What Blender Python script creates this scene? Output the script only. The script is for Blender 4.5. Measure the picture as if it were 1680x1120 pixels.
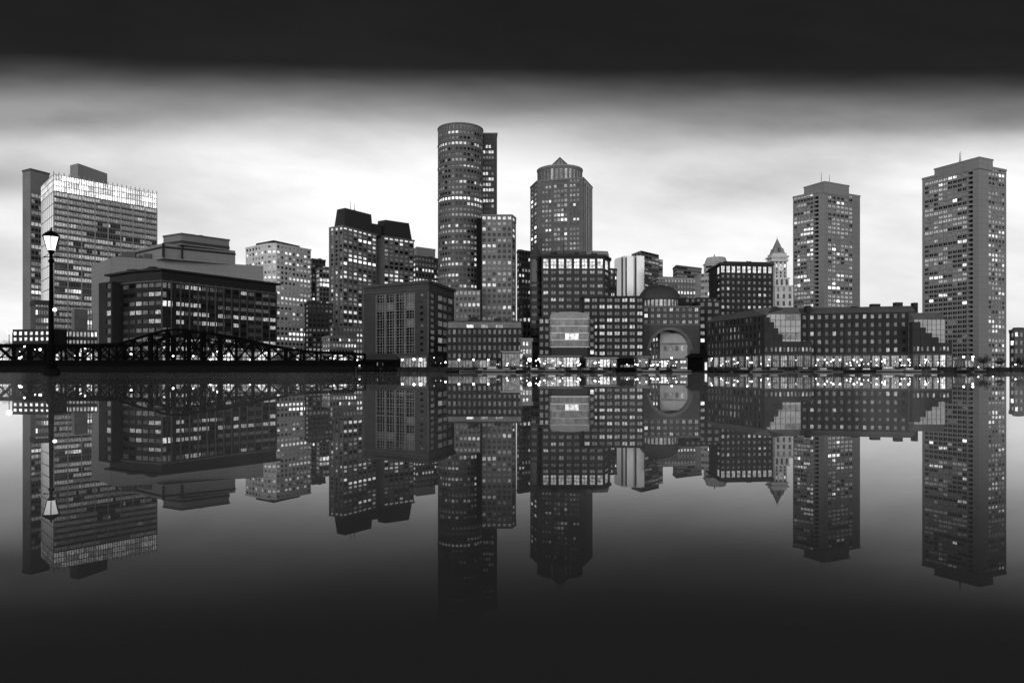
import bpy, math, random
from mathutils import Vector, Matrix

for o in list(bpy.data.objects): bpy.data.objects.remove(o)
SC = bpy.context.scene
COL = SC.collection
rnd = random.Random(7)

# ---------------------------------------------------------------- camera
F = 1200.0; HZ = 609.0; CH = 0.25
cam = bpy.data.cameras.new('camera'); camo = bpy.data.objects.new('camera', cam); COL.objects.link(camo)
cam.sensor_width = 36.0; cam.lens = F / 1680.0 * 36.0
cam.clip_start = 0.1; cam.clip_end = 20000
camo.location = (0, 0, CH); camo.rotation_euler = (math.pi / 2, 0, 0); cam.shift_y = (HZ - 560.0) / 1680.0
SC.camera = camo
SC.view_settings.view_transform = 'Standard'; SC.view_settings.look = 'None'
SC.view_settings.exposure = 0.0; SC.view_settings.gamma = 1.0
SC.cycles.max_bounces = 6; SC.cycles.diffuse_bounces = 2; SC.cycles.glossy_bounces = 4
SC.cycles.use_denoising = True
SC.cycles.sample_clamp_indirect = 4.0

# ---------------------------------------------------------------- node arithmetic
class S:
    """a shader value that supports + - * / with numbers and other values"""
    def __init__(s, nt, sock): s.nt = nt; s.k = sock
    def op(s, kind, *a):
        n = s.nt.nodes.new('ShaderNodeMath'); n.operation = kind
        for i, v in enumerate((s,) + a):
            if isinstance(v, S): s.nt.links.new(v.k, n.inputs[i])
            else: n.inputs[i].default_value = v
        return S(s.nt, n.outputs[0])
    def __add__(s, b): return s.op('ADD', b)
    def __radd__(s, b): return s.op('ADD', b)
    def __sub__(s, b): return s.op('SUBTRACT', b)
    def __mul__(s, b): return s.op('MULTIPLY', b)
    def __rmul__(s, b): return s.op('MULTIPLY', b)
    def __truediv__(s, b): return s.op('DIVIDE', b)
    def clamp(s, lo=0.0, hi=1.0): return s.op('MAXIMUM', lo).op('MINIMUM', hi)

def vec(nt, x, y, z):
    n = nt.nodes.new('ShaderNodeCombineXYZ')
    for i, v in enumerate((x, y, z)):
        if isinstance(v, S): nt.links.new(v.k, n.inputs[i])
        else: n.inputs[i].default_value = v
    return n.outputs[0]

def noise(nt, vsock, scale, detail=3.0, rough=0.55):
    n = nt.nodes.new('ShaderNodeTexNoise'); n.inputs['Scale'].default_value = scale
    n.inputs['Detail'].default_value = detail; n.inputs['Roughness'].default_value = rough
    nt.links.new(vsock, n.inputs['Vector'])
    return S(nt, n.outputs['Fac'])

# ---------------------------------------------------------------- sky: overcast dusk, bright band low, dark deck above
world = bpy.data.worlds.new('World'); SC.world = world; world.use_nodes = True
nt = world.node_tree; nt.nodes.clear()
wo = nt.nodes.new('ShaderNodeOutputWorld'); bg = nt.nodes.new('ShaderNodeBackground')
tc = nt.nodes.new('ShaderNodeTexCoord'); sp = nt.nodes.new('ShaderNodeSeparateXYZ')
nt.links.new(tc.outputs['Generated'], sp.inputs[0])
X, Y, Z = (S(nt, sp.outputs[i]) for i in range(3))
den = (Y * Y + X * X * 0.06 + 0.0004).op('SQRT')
t = (Z.op('ABSOLUTE')) / den          # height in the cloud deck's own plane
u = X / (Y.op('ABSOLUTE') + 0.05)
wav = noise(nt, vec(nt, u * 0.9 + 3.1, t * 5.0, Y.op('SIGN') * 2.0), 1.6, 4.0) - 0.5
soft = noise(nt, vec(nt, u * 1.1 + 7.3, t * 4.2 + u * 1.0, 1.7), 1.5, 4.0) - 0.5
tt = t + wav * 0.05 + (0.012 * u)
ramp = nt.nodes.new('ShaderNodeValToRGB'); cr = ramp.color_ramp; cr.interpolation = 'B_SPLINE'
stops = [(0.0, .97), (.27, .95), (.305, .80), (.33, .56), (.35, .36), (.367, .20), (.383, .10), (.396, .045), (.412, .011), (.9, .008)]
while len(cr.elements) < len(stops): cr.elements.new(0.5)
for e, (p, v) in zip(cr.elements, stops): e.position = p; e.color = (v, v, v, 1)
nt.links.new(tt.k, ramp.inputs[0])
base = S(nt, ramp.outputs[0])
def blob(cx, cy, rx, ry, amt, tilt=0.0):
    uu = (u - (cx - 840) / 1200.0) / (rx / 1200.0)
    vv = (t - (HZ - cy) / 1200.0 - uu * tilt) / (ry / 1200.0)
    return ((uu * uu + vv * vv) * -1.0).op('EXPONENT') * amt
mot = noise(nt, vec(nt, u * 2.3 - t * 2.0 + 1.3, t * 7.0 + u * 1.2, 4.4), 1.6, 5.0, .6) - 0.5
cl = (mot * .62 + .01).op('MAXIMUM', -.05) + (blob(-30, 300, 190, 36, .60) + blob(330, 335, 190, 60, .20, -.012) + blob(1290, 285, 230, 40, .20, .02)
      + blob(1620, 205, 300, 20, .30, .006) + blob(120, 205, 260, 30, .42, .008) + blob(1050, 320, 220, 70, .17, .01)
      + blob(40, 440, 120, 60, .22) + blob(1250, 205, 220, 26, .18) + blob(1020, 245, 150, 30, .10))
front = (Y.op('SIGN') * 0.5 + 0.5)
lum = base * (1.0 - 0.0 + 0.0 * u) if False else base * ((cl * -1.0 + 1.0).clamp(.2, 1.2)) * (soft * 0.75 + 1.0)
lum = lum * (front * -1.4 + 2.4)       # sky behind the camera is raised to light the facades
# a faint physical dusk sky behind the deck
sky = nt.nodes.new('ShaderNodeTexSky'); sky.sky_type = 'NISHITA'; sky.sun_disc = False
SUN_EL, SUN_ROT = math.radians(9), math.radians(215)
sky.sun_elevation = SUN_EL; sky.sun_rotation = SUN_ROT
bw = nt.nodes.new('ShaderNodeRGBToBW'); nt.links.new(sky.outputs[0], bw.inputs[0])
lum = (lum + S(nt, bw.outputs[0]) * 0.0002).op('MAXIMUM', 0.0)
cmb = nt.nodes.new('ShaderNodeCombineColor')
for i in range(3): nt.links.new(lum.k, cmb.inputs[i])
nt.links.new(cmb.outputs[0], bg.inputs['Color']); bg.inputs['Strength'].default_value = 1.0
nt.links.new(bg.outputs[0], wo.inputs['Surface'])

sl = bpy.data.lights.new('dusk_sun', 'SUN'); sl.energy = 0.28; sl.angle = math.radians(16)
so = bpy.data.objects.new('dusk_sun', sl); COL.objects.link(so)
so.rotation_euler = (math.radians(74), 0, math.radians(-38))

# ---------------------------------------------------------------- materials (everything neutral: a black and white dusk)
MATS = {}
def wall(v, rough=0.85, nscale=0.12, amt=0.30, fine=1.6, metal=0.0, streak=True, spec=0.08):
    key = ('wall', v, rough, nscale, amt, metal)
    if key in MATS: return MATS[key]
    m = bpy.data.materials.new('surface_%03d' % len(MATS)); m.use_nodes = True
    nt = m.node_tree; b = nt.nodes['Principled BSDF']
    g = nt.nodes.new('ShaderNodeNewGeometry'); sp = nt.nodes.new('ShaderNodeSeparateXYZ')
    nt.links.new(g.outputs['Position'], sp.inputs[0])
    x, y, z = (S(nt, sp.outputs[i]) for i in range(3))
    n1 = noise(nt, g.outputs['Position'], nscale, 4.0)
    n2 = noise(nt, vec(nt, x * fine, y * fine, z * fine * (.12 if streak else 1.0)), 1.0, 3.0)
    val = ((n1 - 0.5) * (amt * 2.2) + (n2 - 0.5) * amt + 1.0) * v
    if nscale <= .2 and metal == 0.0:     # floor joints and panel seams
        j1 = (z * .3).op('FRACT').op('LESS_THAN', .07); j2 = ((x + y) * .17).op('FRACT').op('LESS_THAN', .05)
        val = val * (j1 * -.22 + 1.0) * (j2 * -.16 + 1.0)
    val = val.clamp(0.003, 0.95)
    c = nt.nodes.new('ShaderNodeCombineColor')
    for i in range(3): nt.links.new(val.k, c.inputs[i])
    nt.links.new(c.outputs[0], b.inputs['Base Color'])
    b.inputs['Roughness'].default_value = rough; b.inputs['Metallic'].default_value = metal
    b.inputs['Specular IOR Level'].default_value = spec
    MATS[key] = m; return m

def glass(v=0.02, rough=0.12, refl=0.25):
    key = ('glass', v, rough, refl)
    if key in MATS: return MATS[key]
    m = bpy.data.materials.new('window_glass_%03d' % len(MATS)); m.use_nodes = True
    nt = m.node_tree; b = nt.nodes['Principled BSDF']
    g = nt.nodes.new('ShaderNodeNewGeometry')
    n1 = noise(nt, g.outputs['Position'], 0.35, 2.0)
    val = ((n1 - 0.5) * 2.4 + 1.0).clamp(.2, 2.5) * v
    c = nt.nodes.new('ShaderNodeCombineColor')
    for i in range(3): nt.links.new(val.k, c.inputs[i])
    nt.links.new(c.outputs[0], b.inputs['Base Color'])
    b.inputs['Roughness'].default_value = rough; b.inputs['Specular IOR Level'].default_value = refl * 2
    b.inputs['Metallic'].default_value = 0.0
    MATS[key] = m; return m

def lit(v, sc=0.9, contrast=1.7, sample=False, base=.05):
    key = ('lit', v, sc)
    if key in MATS: return MATS[key]
    m = bpy.data.materials.new('lit_interior_%03d' % len(MATS)); m.use_nodes = True
    nt = m.node_tree; b = nt.nodes['Principled BSDF']
    g = nt.nodes.new('ShaderNodeNewGeometry')
    n1 = noise(nt, g.outputs['Position'], sc, 2.0)
    st = ((n1 - 0.5) * (contrast * 2.0) + 1.0).clamp(.12, 2.4) * v
    b.inputs['Base Color'].default_value = (base, base, base, 1)
    b.inputs['Roughness'].default_value = .3
    b.inputs['Emission Color'].default_value = (1, 1, 1, 1)
    nt.links.new(st.k, b.inputs['Emission Strength'])
    m.cycles.emission_sampling = 'AUTO' if sample else 'NONE'
    MATS[key] = m; return m

def lamp_mat(v):
    key = ('lamp', v)
    if key in MATS: return MATS[key]
    m = bpy.data.materials.new('lamp_glow_%03d' % len(MATS)); m.use_nodes = True
    b = m.node_tree.nodes['Principled BSDF']
    b.inputs['Base Color'].default_value = (.8, .8, .8, 1)
    b.inputs['Emission Color'].default_value = (1, 1, 1, 1); b.inputs['Emission Strength'].default_value = v
    MATS[key] = m; return m

# window levels: 0 dark, 1 grey dim, 2 mid, 3 bright, 4 hot
def levels(dark=.012, k=1.0, refl=.18):
    return [glass(dark, .12, refl), lit(.085 * k), lit(.26 * k), lit(.80 * k), lit(1.8 * k)]

# ---------------------------------------------------------------- pixels of the photograph to places
def ray(x, y): return Vector((x - 840.0, F, HZ - y))
def P(x, y, D):
    r = ray(x, y); s = D / r.y
    return Vector((r.x * s, D, CH + r.z * s))
def px(p):
    d = max(p[1], .01); return 840 + F * p[0] / d, HZ - F * (p[2] - CH) / d
def xy(x, y, D): p = P(x, y, D); return Vector((p.x, p.y))
def zat(y, D): return P(840, y, D).z

# ---------------------------------------------------------------- mesh builder
class MB:
    def __init__(s): s.v = []; s.f = []; s.m = []; s.mats = []
    def mi(s, m):
        if m not in s.mats: s.mats.append(m)
        return s.mats.index(m)
    def poly(s, pts, m):
        i = len(s.v); s.v.extend([tuple(p) for p in pts]); s.f.append(tuple(range(i, i + len(pts)))); s.m.append(s.mi(m))
    def prism(s, pts, z0, z1, m, top=None, bottom=True):
        n = len(pts); i = len(s.v); k = s.mi(m)
        s.v.extend([(p[0], p[1], z0) for p in pts]); s.v.extend([(p[0], p[1], z1) for p in pts])
        for a in range(n):
            b = (a + 1) % n; s.f.append((i + a, i + b, i + n + b, i + n + a)); s.m.append(k)
        s.f.append(tuple(range(i + n, i + 2 * n))); s.m.append(s.mi(top) if top else k)
        if bottom: s.f.append(tuple(reversed(range(i, i + n)))); s.m.append(k)
    def frustum(s, lo, hi, z0, z1, m):
        n = len(lo); i = len(s.v); k = s.mi(m)
        s.v.extend([(p[0], p[1], z0) for p in lo]); s.v.extend([(p[0], p[1], z1) for p in hi])
        for a in range(n):
            b = (a + 1) % n; s.f.append((i + a, i + b, i + n + b, i + n + a)); s.m.append(k)
        s.f.append(tuple(range(i + n, i + 2 * n))); s.m.append(k)
        s.f.append(tuple(reversed(range(i, i + n)))); s.m.append(k)
    def box(s, c, d, m, rz=0.0):
        hx, hy = d[0] / 2, d[1] / 2; co, si = math.cos(rz), math.sin(rz)
        pts = [(c[0] + x * co - y * si, c[1] + x * si + y * co) for x, y in ((-hx, -hy), (hx, -hy), (hx, hy), (-hx, hy))]
        s.prism(pts, c[2] - d[2] / 2, c[2] + d[2] / 2, m)
    def bar(s, a, b, w, m, h=None):
        a = Vector(a); b = Vector(b); h = h or w; d = (b - a).normalized()
        up = Vector((0, 0, 1)) if abs(d.z) < .95 else Vector((0, 1, 0))
        sx = d.cross(up).normalized() * (w / 2); sy = sx.cross(d).normalized() * (h / 2)
        i = len(s.v); k = s.mi(m)
        for q in (a, b): s.v.extend([tuple(q + sx + sy), tuple(q - sx + sy), tuple(q - sx - sy), tuple(q + sx - sy)])
        for f in ((0, 1, 5, 4), (1, 2, 6, 5), (2, 3, 7, 6), (3, 0, 4, 7), (3, 2, 1, 0), (4, 5, 6, 7)):
            s.f.append(tuple(i + j for j in f)); s.m.append(k)
    def lathe(s, c, prof, m, n=12, rot=0.0):
        """prof: (radius, z) list; closed at both ends"""
        i = len(s.v); k = s.mi(m)
        for r, z in prof:
            for a in range(n):
                t = rot + 2 * math.pi * a / n; s.v.append((c[0] + r * math.cos(t), c[1] + r * math.sin(t), c[2] + z))
        for j in range(len(prof) - 1):
            for a in range(n):
                b = (a + 1) % n; s.f.append((i + j * n + a, i + j * n + b, i + (j + 1) * n + b, i + (j + 1) * n + a)); s.m.append(k)
        s.f.append(tuple(i + (len(prof) - 1) * n + a for a in range(n))); s.m.append(k)
        s.f.append(tuple(i + a for a in reversed(range(n)))); s.m.append(k)
    def ball(s, c, r, m, n=10):
        s.lathe(c, [(max(r * math.sin(math.pi * j / 6), r * .05), -r * math.cos(math.pi * j / 6)) for j in range(7)], m, n)
    def build(s, name, parent=None, origin=None):
        me = bpy.data.meshes.new(name); o = Vector(origin) if origin is not None else Vector((0, 0, 0))
        if parent is not None: o = parent_origin(parent)
        me.from_pydata([(v[0] - o.x, v[1] - o.y, v[2] - o.z) for v in s.v], [], s.f)
        for m in s.mats: me.materials.append(m)
        me.polygons.foreach_set('material_index', s.m); me.update()
        ob = bpy.data.objects.new(name, me); COL.objects.link(ob)
        if parent is not None: ob.parent = parent
        else: ob.location = o
        return ob
ORG = {}
def parent_origin(p): return ORG[p.name]

def thing(name, label, cat, loc, group=None):
    o = bpy.data.objects.new(name, None); COL.objects.link(o); o.location = loc; o.empty_display_size = .5
    o['label'] = label; o['category'] = cat
    if group: o['group'] = group
    ORG[o.name] = Vector(loc); return o
def tag(o, label, cat, group=None):
    o['label'] = label; o['category'] = cat
    if group: o['group'] = group
    return o
def part(mb, name, parent, kind=None, label=None):
    o = mb.build(name, parent); ORG[o.name] = ORG[parent.name]
    if parent.parent is not None or parent.type == 'MESH': pass
    if kind: o['kind'] = kind
    if label: o['label'] = label
    return o

# ---------------------------------------------------------------- building kit
PANES = {}
def pane_mesh(mat, frame, nv, nh, fw):
    key = (mat.name, frame.name if frame else '', nv, nh, round(fw, 3))
    if key in PANES: return PANES[key]
    b = MB(); b.poly([(0, 0, 0), (1, 0, 0), (1, 0, 1), (0, 0, 1)], mat)
    if frame:
        for i in range(1, nv): b.box((i / nv, -.05, .5), (fw, .1, 1), frame)
        for j in range(1, nh): b.box((.5, -.04, j / nh), (1, .08, fw), frame)
    me = bpy.data.meshes.new('window'); me.from_pydata(b.v, [], b.f)
    for m in b.mats: me.materials.append(m)
    me.polygons.foreach_set('material_index', b.m); me.update()
    PANES[key] = me; return me

class Bld:
    def __init__(s, name, label, cat, c, vis=(-50, 1730, 0, 606), group=None, maxwin=100):
        s.root = thing(name, label, cat, (c[0], c[1], 0), group); s.win = []; s.vis = vis; s.parts = {}; s.maxwin = maxwin
    def mb(s, name='wall'):
        if name not in s.parts: s.parts[name] = MB()
        return s.parts[name]
    def facade(s, A, B, z0, z1, nb, nf, wm, lv, litf, mx=.2, my=(.25, .2), dep=.35, part='wall', mull=None, blank=None):
        """wall from A to B (left to right seen from outside) with nb x nf real openings and recessed panes"""
        A = Vector((A[0], A[1])); B = Vector((B[0], B[1])); d = (B - A); L = d.length; d = d / L; n = Vector((d.y, -d.x))
        mb = s.mb(part); cw = L / nb; ch = (z1 - z0) / nf
        def q(a, z, r=0.0): p = A + d * a - n * r; return (p.x, p.y, z)
        # grid of columns: full-height jambs then spandrels
        for i in range(nb):
            a0, a3 = i * cw, (i + 1) * cw; a1, a2 = a0 + mx * cw, a3 - mx * cw
            mb.poly([q(a0, z0), q(a1, z0), q(a1, z1), q(a0, z1)], wm)
            mb.poly([q(a2, z0), q(a3, z0), q(a3, z1), q(a2, z1)], wm)
            for j in range(nf):
                c0 = z0 + j * ch; w0 = c0 + my[0] * ch; w1 = c0 + ch - my[1] * ch; c1 = c0 + ch
                if blank and blank(i, j, nb, nf):
                    mb.poly([q(a1, c0), q(a2, c0), q(a2, c1), q(a1, c1)], wm); continue
                if my[0] > 0: mb.poly([q(a1, c0), q(a2, c0), q(a2, w0), q(a1, w0)], wm)
                if my[1] > 0: mb.poly([q(a1, w1), q(a2, w1), q(a2, c1), q(a1, c1)], wm)
                mb.poly([q(a1, w0), q(a2, w0), q(a2, w0, dep), q(a1, w0, dep)], wm)
                mb.poly([q(a1, w1, dep), q(a2, w1, dep), q(a2, w1), q(a1, w1)], wm)
                mb.poly([q(a1, w0), q(a1, w0, dep), q(a1, w1, dep), q(a1, w1)], wm)
                mb.poly([q(a2, w0, dep), q(a2, w0), q(a2, w1), q(a2, w1, dep)], wm)
                k = litf(i, j, nb, nf)
                s.win.append((q(a1, w0, dep), (a2 - a1), (w1 - w0), d, lv[k], mull))
    def plain(s, A, B, z0, z1, wm, part='wall'):
        s.mb(part).poly([(A[0], A[1], z0), (B[0], B[1], z0), (B[0], B[1], z1), (A[0], A[1], z1)], wm)
    def block(s, pts, z0, z1, wm, faces, roof=None, part='wall'):
        """pts counter-clockwise from above; faces: per edge None or list of (f0, f1, spec)"""
        n = len(pts)
        for e in range(n):
            A = Vector(pts[e]); B = Vector(pts[(e + 1) % n]); sp = faces[e] if e < len(faces) else None
            if not sp: s.plain(A, B, z0, z1, wm, part); continue
            cur = 0.0
            for f0, f1, k in sp:
                if f0 > cur + 1e-4: s.plain(A.lerp(B, cur), A.lerp(B, f0), z0, z1, wm, part)
                zz0 = k.get('z0', z0); zz1 = k.get('z1', z1)
                a, b = A.lerp(B, f0), A.lerp(B, f1)
                if zz0 > z0: s.plain(a, b, z0, zz0, wm, part)
                if zz1 < z1: s.plain(a, b, zz1, z1, wm, part)
                s.facade(a, b, zz0, zz1, k['nb'], k['nf'], k.get('wm', wm), k['lv'], k['lit'], k.get('mx', .2), k.get('my', (.25, .2)), k.get('dep', .35), part, k.get('mull'), k.get('blank'))
                cur = f1
            if cur < 1 - 1e-4: s.plain(A.lerp(B, cur), B, z0, z1, wm, part)
        s.mb('roof').poly([(p[0], p[1], z1) for p in pts], roof or wm)
    def cap(s, pts, z0, z1, out, wm, part='cornice'):
        s.mb(part).prism(offset(pts, out), z0, z1, wm)
    def floors(s, A, B, z0, z1, n, wm, h=.35, out=.35, part='floor_band'):
        A = Vector((A[0], A[1])); B = Vector((B[0], B[1])); d = (B - A).normalized(); nn = Vector((d.y, -d.x)); mb = s.mb(part)
        for j in range(n + 1):
            z = z0 + (z1 - z0) * j / n
            if part == 'balcony': mb = s.mb('balcony#%d' % j)
            mb.prism([A + nn * out, B + nn * out, B + nn * .003, A + nn * .003], z - h / 2, z + h / 2, wm)
    def piers(s, A, B, z0, z1, n, wm, w=.5, out=.4, part='pier'):
        A = Vector((A[0], A[1])); B = Vector((B[0], B[1])); d = (B - A).normalized(); nn = Vector((d.y, -d.x)); mb = s.mb(part)
        for j in range(n + 1):
            p = A.lerp(B, j / n)
            mb.prism([p - d * w / 2 + nn * out, p + d * w / 2 + nn * out, p + d * w / 2 + nn * .003, p - d * w / 2 + nn * .003], z0, z1, wm)
    def finish(s):
        rooty = s.root; made = {}
        for name, mb in s.parts.items():
            if mb.f: made[name] = part(mb, name.split('#')[0], rooty)
        def score(w):
            x, y = px(w[0]); a, b, c, e = s.vis
            D = max(w[0][1], 1.0); view = Vector((w[0][0], w[0][1])).normalized(); n = Vector((w[3].y, -w[3].x))
            sz = w[1] * w[2] * max(-view.dot(n), 0.0) / D / D * 1e6
            return sz if (a <= x <= b and c <= y <= e) else sz * 1e-4
        ws = sorted(s.win, key=lambda w: -score(w))
        o = ORG[rooty.name]
        for w in ws[:s.maxwin]:
            q, wd, ht, d, m, mull = w
            me = pane_mesh(m, *(mull if mull else (None, 1, 1, .1)))
            ob = bpy.data.objects.new('window', me); COL.objects.link(ob); ob.parent = rooty
            ob.matrix_local = Matrix.Translation(Vector(q) - o) @ Matrix(((d.x, -d.y, 0, 0), (d.y, d.x, 0, 0), (0, 0, 1, 0), (0, 0, 0, 1))) @ Matrix.Diagonal((wd, 1, ht, 1))
        rest = ws[s.maxwin:]
        if rest:
            mb = MB()
            for q, wd, ht, d, m, mull in rest:
                q = Vector(q); e = Vector((d.x * wd, d.y * wd, 0)); h = Vector((0, 0, ht))
                mb.poly([q, q + e, q + e + h, q + h], m)
                if mull and mull[0]:
                    fr, nv, nh, fw = mull; nn = Vector((d.y, -d.x, 0)) * .09
                    for i in range(1, nv):
                        c = q + e * (i / nv); k = e * (fw / 2); mb.poly([c - k + nn, c + k + nn, c + k + nn + h, c - k + nn + h], fr)
                    for j in range(1, nh):
                        c = q + h * (j / nh); k = h * (fw / 2); mb.poly([c - k + nn * .9, c + e - k + nn * .9, c + e + k + nn * .9, c + k + nn * .9], fr)
            part(mb, 'window_band', rooty, kind='stuff')
        return rooty

def offset(pts, out):
    c = sum((Vector((p[0], p[1])) for p in pts), Vector((0, 0))) / len(pts); r = []
    n = len(pts)
    for i in range(n):
        p0, p1, p2 = (Vector((pts[(i + k) % n][0], pts[(i + k) % n][1])) for k in (-1, 0, 1))
        d1 = (p1 - p0).normalized(); d2 = (p2 - p1).normalized()
        n1 = Vector((d1.y, -d1.x)); n2 = Vector((d2.y, -d2.x)); b = n1 + n2
        if b.length < 1e-4: b = n1
        b.normalize(); r.append(p1 + b * (out / max(b.dot(n1), .4)))
    return r
def quad(L, C, R):
    """left, corner, right in plan -> parallelogram, counter-clockwise starting at L"""
    return [L, C, R, L + R - C]

def litf(p=.3, rowp=.1, seed=1, mix=(3, 3, 2, .6), rows=None, run=.62, dark1=.25):
    """random occupancy with lit runs along a floor; rows: {row from top: (probability, level)}"""
    r = random.Random(seed); st = {}
    def f(i, j, nb, nf):
        top = nf - 1 - j
        if rows and top in rows:
            pr, lev = rows[top]
            return lev if r.random() < pr else r.choice((0, 1, 2))
        if (j) not in st: st[j] = r.random() < rowp
        pp = .75 if st[j] else p
        last = st.get(('l', j))
        if last is not None and r.random() < run and last[0] == i - 1: k = last[1]
        elif r.random() < pp: k = r.choices((1, 2, 3, 4), mix)[0]
        else: k = 1 if r.random() < dark1 else 0
        st[('l', j)] = (i, k); return k
    return f
def spec(nb, nf, lv, lit, **k): d = dict(nb=nb, nf=nf, lv=lv, lit=lit); d.update(k); return d

def clutter(b, pts, z, n, wm, seed, s=(2, 5), h=(1.5, 3.5), mast=0):
    """plant on a roof: each unit is a part"""
    r = random.Random(seed); A, B, C, D = pts[0], pts[1], pts[2], pts[-1]
    for i in range(n * 2 + 1 if n else 0):
        u_, v_ = r.uniform(.08, .92), r.uniform(.15, .85)
        p = Vector(B).lerp(Vector(C), u_) + (Vector(A) - Vector(B)) * v_
        m = MB(); w, hh = r.uniform(*s) * (1 if i < n else .6), r.uniform(*h) * (1 if i < n else .7); rz = math.atan2((C[1] - B[1]), (C[0] - B[0]))
        m.box((p.x, p.y, z + hh / 2 - .01), (w, w * r.uniform(.6, 1.2), hh), wm, rz)
        m.box((p.x, p.y, z + hh + .1), (w * 1.06, w * .7, .2), wm, rz)
        part(m, 'roof_unit', b.root)
    for i in range(mast):
        u_, v_ = r.uniform(.2, .8), r.uniform(.3, .7); p = Vector(B).lerp(Vector(C), u_) + (Vector(A) - Vector(B)) * v_
        m = MB(); hh = r.uniform(5, 9); m.lathe((p.x, p.y, z - .02), [(.25, 0), (.1, hh)], wm, 6); part(m, 'antenna', b.root)

# ================================================================ SETTING
def structure(mb, name):
    o = mb.build(name); o['kind'] = 'structure'; return o

# harbour water
m = bpy.data.materials.new('harbour_water'); m.use_nodes = True; nt = m.node_tree; nt.nodes.clear()
out = nt.nodes.new('ShaderNodeOutputMaterial'); mx = nt.nodes.new('ShaderNodeMixShader')
gl = nt.nodes.new('ShaderNodeBsdfGlossy'); df = nt.nodes.new('ShaderNodeBsdfDiffuse')
gl.inputs['Color'].default_value = (.97, .97, .97, 1); gl.inputs['Roughness'].default_value = 0.0
df.inputs['Color'].default_value = (.10, .10, .10, 1)
g = nt.nodes.new('ShaderNodeNewGeometry'); dt = nt.nodes.new('ShaderNodeVectorMath'); dt.operation = 'DOT_PRODUCT'
nt.links.new(g.outputs['Incoming'], dt.inputs[0]); nt.links.new(g.outputs['Normal'], dt.inputs[1])
c = S(nt, dt.outputs['Value'])
R_ = (c * c * -58.0).op('EXPONENT')       # coherent reflectance of a finely rippled surface
g2 = nt.nodes.new('ShaderNodeBsdfGlossy'); g2.inputs['Color'].default_value = (.9, .9, .9, 1); g2.inputs['Roughness'].default_value = .2
m2 = nt.nodes.new('ShaderNodeMixShader'); m2.inputs[0].default_value = .10     # a few per cent of the facets are rippled
nt.links.new(gl.outputs[0], m2.inputs[1]); nt.links.new(g2.outputs[0], m2.inputs[2])
nt.links.new(R_.k, mx.inputs[0]); nt.links.new(df.outputs[0], mx.inputs[1]); nt.links.new(m2.outputs[0], mx.inputs[2])
sp = nt.nodes.new('ShaderNodeSeparateXYZ'); nt.links.new(g.outputs['Position'], sp.inputs[0])
wx, wy = S(nt, sp.outputs[0]), S(nt, sp.outputs[1])
h = noise(nt, vec(nt, wx * .05, wy * .5, 0.0), 1.0, 3.0)
bp = nt.nodes.new('ShaderNodeBump'); bp.inputs['Strength'].default_value = .003; bp.inputs['Distance'].default_value = .3
nt.links.new(h.k, bp.inputs['Height']); nt.links.new(bp.outputs[0], gl.inputs['Normal'])
nt.links.new(mx.outputs[0], out.inputs['Surface'])
w = MB(); w.poly([(-4000, -1500, 0), (4000, -1500, 0), (4000, 6000, 0), (-4000, 6000, 0)], m); structure(w, 'water')

# the quay: one sheet of land behind the harbour edge
shore = [(-1400, 345), (430, 345), (560, 335), (700, 300), (1140, 300), (1156, 284), (1566, 284), (1600, 305), (3300, 330)]
asph = wall(.06, nscale=.3); gran = wall(.035, nscale=.5)
QZ = 1.7
sh = [xy(a, HZ, D) for a, D in shore]
land = MB(); poly_ = sh + [Vector((4000, 6500)), Vector((-4000, 6500))]
land.poly([(p.x, p.y, QZ) for p in poly_], asph); structure(land, 'ground')
qw = MB()
for a, b_ in zip(sh, sh[1:]):
    d = (b_ - a).normalized(); n = Vector((d.y, -d.x))
    qw.prism([a + n * .3, b_ + n * .3, b_ - n * .5, a - n * .5], -1.0, QZ + .25, gran)
tag(qw.build('quay_wall', origin=(0, 300, 0)), 'long granite harbour wall with a kerb along the waterfront promenade', 'quay wall')
# timber fender piles along the wall
pm = wall(.03, nscale=1.2)
fp_ = MB(); fp_.lathe((0, 0, -1.5), [(.2, 0), (.2, 3.7), (.12, 3.95)], pm, 7)
pile0 = None
for a, b_ in zip(sh[1:-1], sh[2:]):
    n_ = max(int((b_ - a).length / 5.0), 1)
    if a.x > 260: break
    for i in range(n_):
        p = a.lerp(b_, i / n_); d = (b_ - a).normalized(); q = p + Vector((d.y, -d.x)) * .62
        if pile0 is None: pile0 = fp_.build('fender_pile'); o = pile0
        else: o = pile0.copy(); COL.objects.link(o)
        o.location = (q.x, q.y, rnd.uniform(-.25, .1))
        tag(o, 'dark timber fender pile standing against the granite harbour wall', 'pile', 'fender piles along the harbour wall')

# ================================================================ BUILDINGS
conc = wall(.27, nscale=.06); conc_l = wall(.72, nscale=.05, amt=.18); conc_d = wall(.13, nscale=.07); brick = wall(.075, nscale=.2)
brick2 = wall(.055, nscale=.2); stone_l = wall(.50, nscale=.08, amt=.22); white_ = wall(.92, rough=.35, nscale=.05, amt=.08, metal=.6)
metal_d = wall(.035, rough=.5, nscale=.3); grey_p = wall(.32, nscale=.03, amt=.16); dark_r = wall(.05, nscale=.1, amt=.2)
pier_g = wall(.16, nscale=.2); mul_l = wall(.30, nscale=.5); ledge = wall(.33, nscale=.2)
LV = levels(); LVd = levels(.012, .8, .2); LVw = levels(.02, 1.25)

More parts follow.
